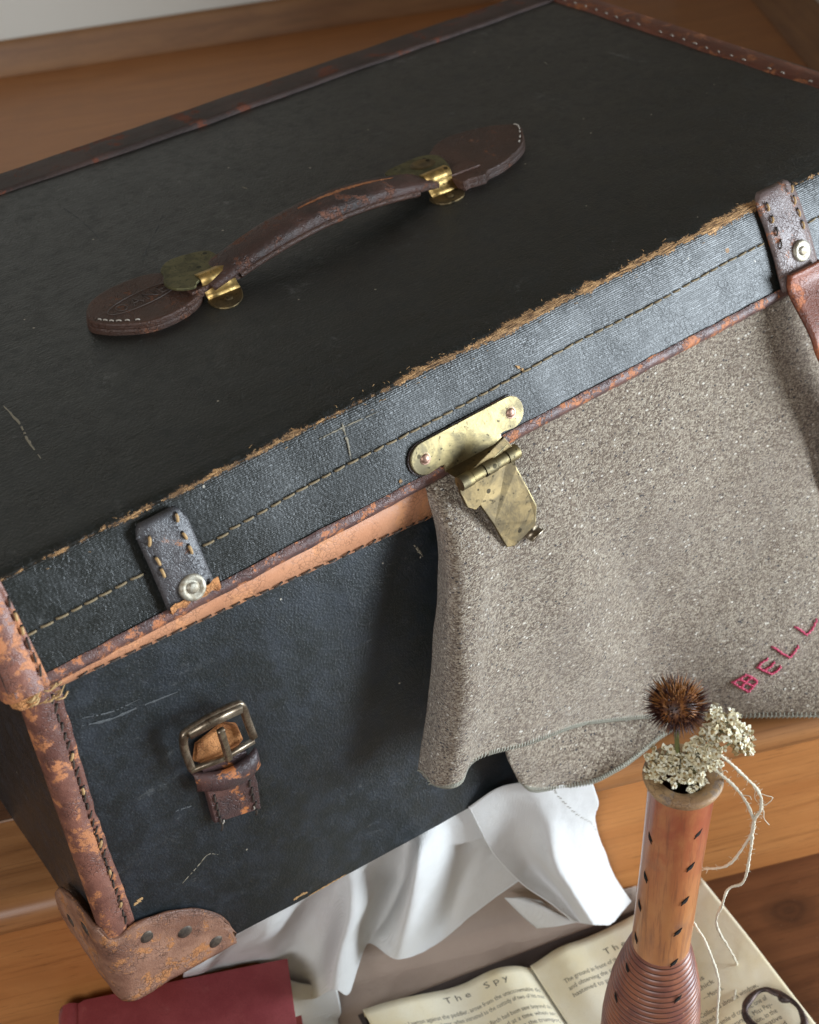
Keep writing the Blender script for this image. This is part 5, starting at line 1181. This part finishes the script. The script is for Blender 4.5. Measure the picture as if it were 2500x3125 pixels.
PET = m_plain('cream_petal', (0.66, 0.58, 0.37), 0.7, 0.35, 500); PETW = m_plain('white_petal', (0.82, 0.78, 0.60), 0.7, 0.15, 500); CAL = m_plain('tan_calyx', (0.36, 0.24, 0.10), 0.7, 0.4, 500); SG = m_plain('grey_green_stem', (0.24, 0.25, 0.13), 0.7, 0.3, 500)
def umbel(name, label, anchor, heads, seed, loc):
    T_ = thing(name, label, 'dried flower', loc); rr = random.Random(seed); fm = MB(); sm_ = MB(); up0 = Vector((-0.35, -0.50, 0.80)).normalized()
    for (c, ext, nfl, nrm) in heads:
        c = Vector(c); nrm = Vector(nrm).normalized(); e1 = nrm.orthogonal().normalized(); e2 = nrm.cross(e1)
        sm_.tube(spl([Vector(anchor), Vector(anchor).lerp(c, 0.5) + Vector((0, 0, 0.004)), c - nrm * 0.004], 10), 0.0006, 6)
        for q in range(nfl):
            a = rr.uniform(0, 2 * math.pi); rad_ = math.sqrt(rr.random()) * ext; p = c + e1 * rad_ * math.cos(a) + e2 * rad_ * math.sin(a) + nrm * (0.002 - 0.14 * rad_ * rad_ / ext + rr.uniform(-0.0028, 0.0016))
            sm_.tube([c - nrm * 0.005, c.lerp(p, 0.6) - nrm * 0.0025, p - nrm * 0.0012], 0.00024, 4)
            fn_ = (nrm + Vector((rr.uniform(-0.7, 0.7), rr.uniform(-0.7, 0.7), rr.uniform(-0.5, 0.7)))).normalized(); f1 = fn_.orthogonal().normalized(); f2 = fn_.cross(f1); sc = rr.uniform(0.8, 1.5)
            V, F = lathe([(0.0001, -0.0016 * sc), (0.00075 * sc, -0.0008 * sc), (0.0011 * sc, 0.0), (0.0006 * sc, 0.0005 * sc), (0.0001, 0.0006 * sc)], 7, Matrix.Translation(p) @ fn_.to_track_quat('Z', 'Y').to_matrix().to_4x4()); fm.add(V, F, 2)
            np_ = rr.randint(3, 5); a0 = rr.uniform(0, 6)
            for k in range(np_):
                aa = a0 + 2 * math.pi * k / np_ + rr.uniform(-0.2, 0.2); dr = f1 * math.cos(aa) + f2 * math.sin(aa); sd_ = fn_.cross(dr); L = 0.0020 * sc * rr.uniform(0.7, 1.3); wd = 0.0009 * sc
                b0 = p + fn_ * 0.0003; V = [b0 - sd_ * wd * 0.4, b0 + sd_ * wd * 0.4, b0 + dr * L * 0.55 + sd_ * wd + fn_ * 0.0006, b0 + dr * L * 0.55 - sd_ * wd + fn_ * 0.0006, b0 + dr * L + fn_ * rr.uniform(-0.0002, 0.0014)]
                fm.add(V, [(0, 1, 2, 3), (3, 2, 4)], 0 if rr.random() < 0.5 else 1)
    o = fm.build('florets', [PET, PETW, CAL], T_, False); o['kind'] = 'stuff'; sm_.build('stems', SG, T_)
    return T_
UPN = (-0.35, -0.55, 0.75)
FS1 = umbel('flower_sprig', 'flat cluster of small cream dried flowers leaning out to the right behind the seed head', (0.275, -0.187, 0.150), [((0.2850, -0.1975, 0.1970), 0.0105, 62, (0.1, -0.5, 0.85)), ((0.2905, -0.2040, 0.1880), 0.0095, 48, (0.3, -0.5, 0.7)), ((0.2820, -0.1945, 0.1850), 0.0080, 34, UPN)], 5, (0.275, -0.187, 0.150))
FS2 = umbel('flower_sprig', 'cluster of cream dried flowers spilling over the front of the bobbin rim', (0.272, -0.184, 0.150), [((0.2632, -0.1775, 0.1690), 0.0085, 44, (-0.5, -0.4, 0.75)), ((0.2725, -0.1870, 0.1660), 0.0090, 44, UPN), ((0.2690, -0.1840, 0.1610), 0.0085, 36, (-0.3, -0.6, 0.7)), ((0.2790, -0.1925, 0.1740), 0.0095, 54, UPN), ((0.2745, -0.1930, 0.1530), 0.0060, 20, (-0.2, -0.8, 0.5)), ((0.2610, -0.1760, 0.1590), 0.0055, 18, (-0.6, -0.5, 0.5)), ((0.2760, -0.1965, 0.1430), 0.0032, 9, (-0.2, -0.9, 0.3))], 8, (0.272, -0.184, 0.150))

FS1['group'] = FS2['group'] = 'dried flowers in the bobbin'; FL1['group'] = 'dried flowers in the bobbin'
# ------------------------------------------------------------------ twine
TW = thing('twine', 'thin white twine looping out of the bobbin and trailing down onto the open page', 'string', (0.281, -0.193, 0.165))
sA = [(0.279, -0.190, 0.150), (0.2813, -0.1937, 0.1709), (0.2851, -0.1981, 0.1729), (0.2921, -0.2065, 0.1619), (0.2993, -0.2148, 0.1475), (0.3004, -0.2162, 0.1343), (0.2986, -0.2141, 0.1227), (0.2989, -0.2144, 0.0971), (0.298, -0.2133, 0.07), (0.2931, -0.2076, 0.0616), (0.2914, -0.2056, 0.046), (0.329, -0.175, -0.045), (0.3868, -0.1524, -0.1715), (0.3644, -0.1702, -0.172)]
sB = [(0.279, -0.190, 0.150), (0.28, -0.1922, 0.1638), (0.2863, -0.1996, 0.1576), (0.2932, -0.2078, 0.1444), (0.2986, -0.214, 0.1241), (0.2977, -0.213, 0.1083), (0.2915, -0.2057, 0.0829), (0.2869, -0.1900, 0.0668), (0.2860, -0.1800, 0.0516), (0.2870, -0.1780, 0.0321), (0.2875, -0.1850, 0.0168), (0.2890, -0.1960, 0.0054), (0.2902, -0.2030, -0.0082), (0.2920, -0.2086, -0.0271), (0.2911, -0.2114, -0.0512), (0.2894, -0.2142, -0.0842), (0.288, -0.216, -0.12)]
for nm, pts, wob_ in (('strand', sA, 3), ('strand', sB, 8)):
    P = spl(pts, 260); P = [p + Vector((nz(p, 160, 0.0004, wob_), nz(p, 160, 0.0004, wob_ + 2), nz(p, 200, 0.0002))) for p in P]
    V, F = tube(P, lambda t: 0.00078 + 0.00012 * math.sin(t * 90), 8, twist=0.9); mesh(nm, V, F, TWINE, TW)
fb = MB(); rr = random.Random(12)
for pts in (sA, sB):
    P = spl(pts, 300)
    for k in range(150):
        i = int(rr.triangular(8, 190, 80)); p = P[i]; d = Vector((rr.uniform(-1, 1), rr.uniform(-1, 1), rr.uniform(-1, 1))).normalized(); L = rr.uniform(0.0012, 0.0035)
        fb.tube([p, p + d * L * 0.5 + Vector((0, 0, 0.0003)), p + d * L + Vector((rr.uniform(-1, 1), 0, rr.uniform(-1, 1))) * 0.0008], 0.00009, 3)
for pts in ([(0.2993, -0.2148, 0.1475), (0.3020, -0.2175, 0.1455), (0.3045, -0.2200, 0.1440), (0.3020, -0.2180, 0.1385), (0.3004, -0.2162, 0.1380)], [(0.3000, -0.2155, 0.1400), (0.3015, -0.2175, 0.1330), (0.3020, -0.2180, 0.1270), (0.3045, -0.2200, 0.1215)], [(0.2980, -0.2130, 0.150), (0.2975, -0.2135, 0.1440), (0.2990, -0.2145, 0.1400)], [(0.2935, -0.2080, 0.1440), (0.2960, -0.2110, 0.1440), (0.2970, -0.2120, 0.1410)], [(0.2860, -0.1985, 0.1590), (0.2875, -0.2000, 0.1615), (0.2885, -0.2010, 0.1600)]):
    fb.tube(spl(pts, 10), 0.00022, 5)
o = fb.build('loose_fibres', TWINE, TW); o['kind'] = 'stuff'

# ------------------------------------------------------------------ iron key bow
KY = thing('key', 'dark iron key bow lying on the open page at the lower right corner', 'key', (0.377, -0.195, -0.172))
kp_ = [(0.3640, -0.1807), (0.3700, -0.1785), (0.3790, -0.1775), (0.3862, -0.1800), (0.3890, -0.1850), (0.3915, -0.1905), (0.3935, -0.2010), (0.3910, -0.2090), (0.3850, -0.2160), (0.3740, -0.2150), (0.3650, -0.2080), (0.3590, -0.1960), (0.3590, -0.1865)]
zk = -0.1695
P = smoothpoly([(a, b_, zk) for a, b_ in kp_], 7)
V = []; F = []; n_ = len(P); c = sum(P, Vector()) / n_
for i, p in enumerate(P):
    d = (P[(i + 1) % n_] - P[i - 1]).normalized(); s_ = d.cross(Vector((0, 0, 1))); w_ = 0.0023 + 0.0006 * math.sin(i * 0.25)
    for k in range(10): a = 2 * math.pi * k / 10; V.append(p + s_ * math.cos(a) * w_ + Vector((0, 0, 1)) * math.sin(a) * 0.0017)
for i in range(n_):
    for k in range(10): F.append((i * 10 + k, i * 10 + (k + 1) % 10, ((i + 1) % n_) * 10 + (k + 1) % 10, ((i + 1) % n_) * 10 + k))
mesh('bow', V, F, IRON, KY)
nb_ = MB(); nb_.tube(spl([(0.3902, -0.1875, zk), (0.3895, -0.1905, zk), (0.3890, -0.1925, zk), (0.3905, -0.1950, zk), (0.3922, -0.1970, zk)], 12), lambda t: 0.0012 + 0.0012 * math.sin(math.pi * t), 8); nb_.build('bow_point', IRON, KY)
sh = MB(); sh.tube([(0.3740, -0.2150, zk), (0.366, -0.232, zk - 0.001), (0.355, -0.256, zk - 0.001)], 0.0026, 10); sh.build('shank', IRON, KY)
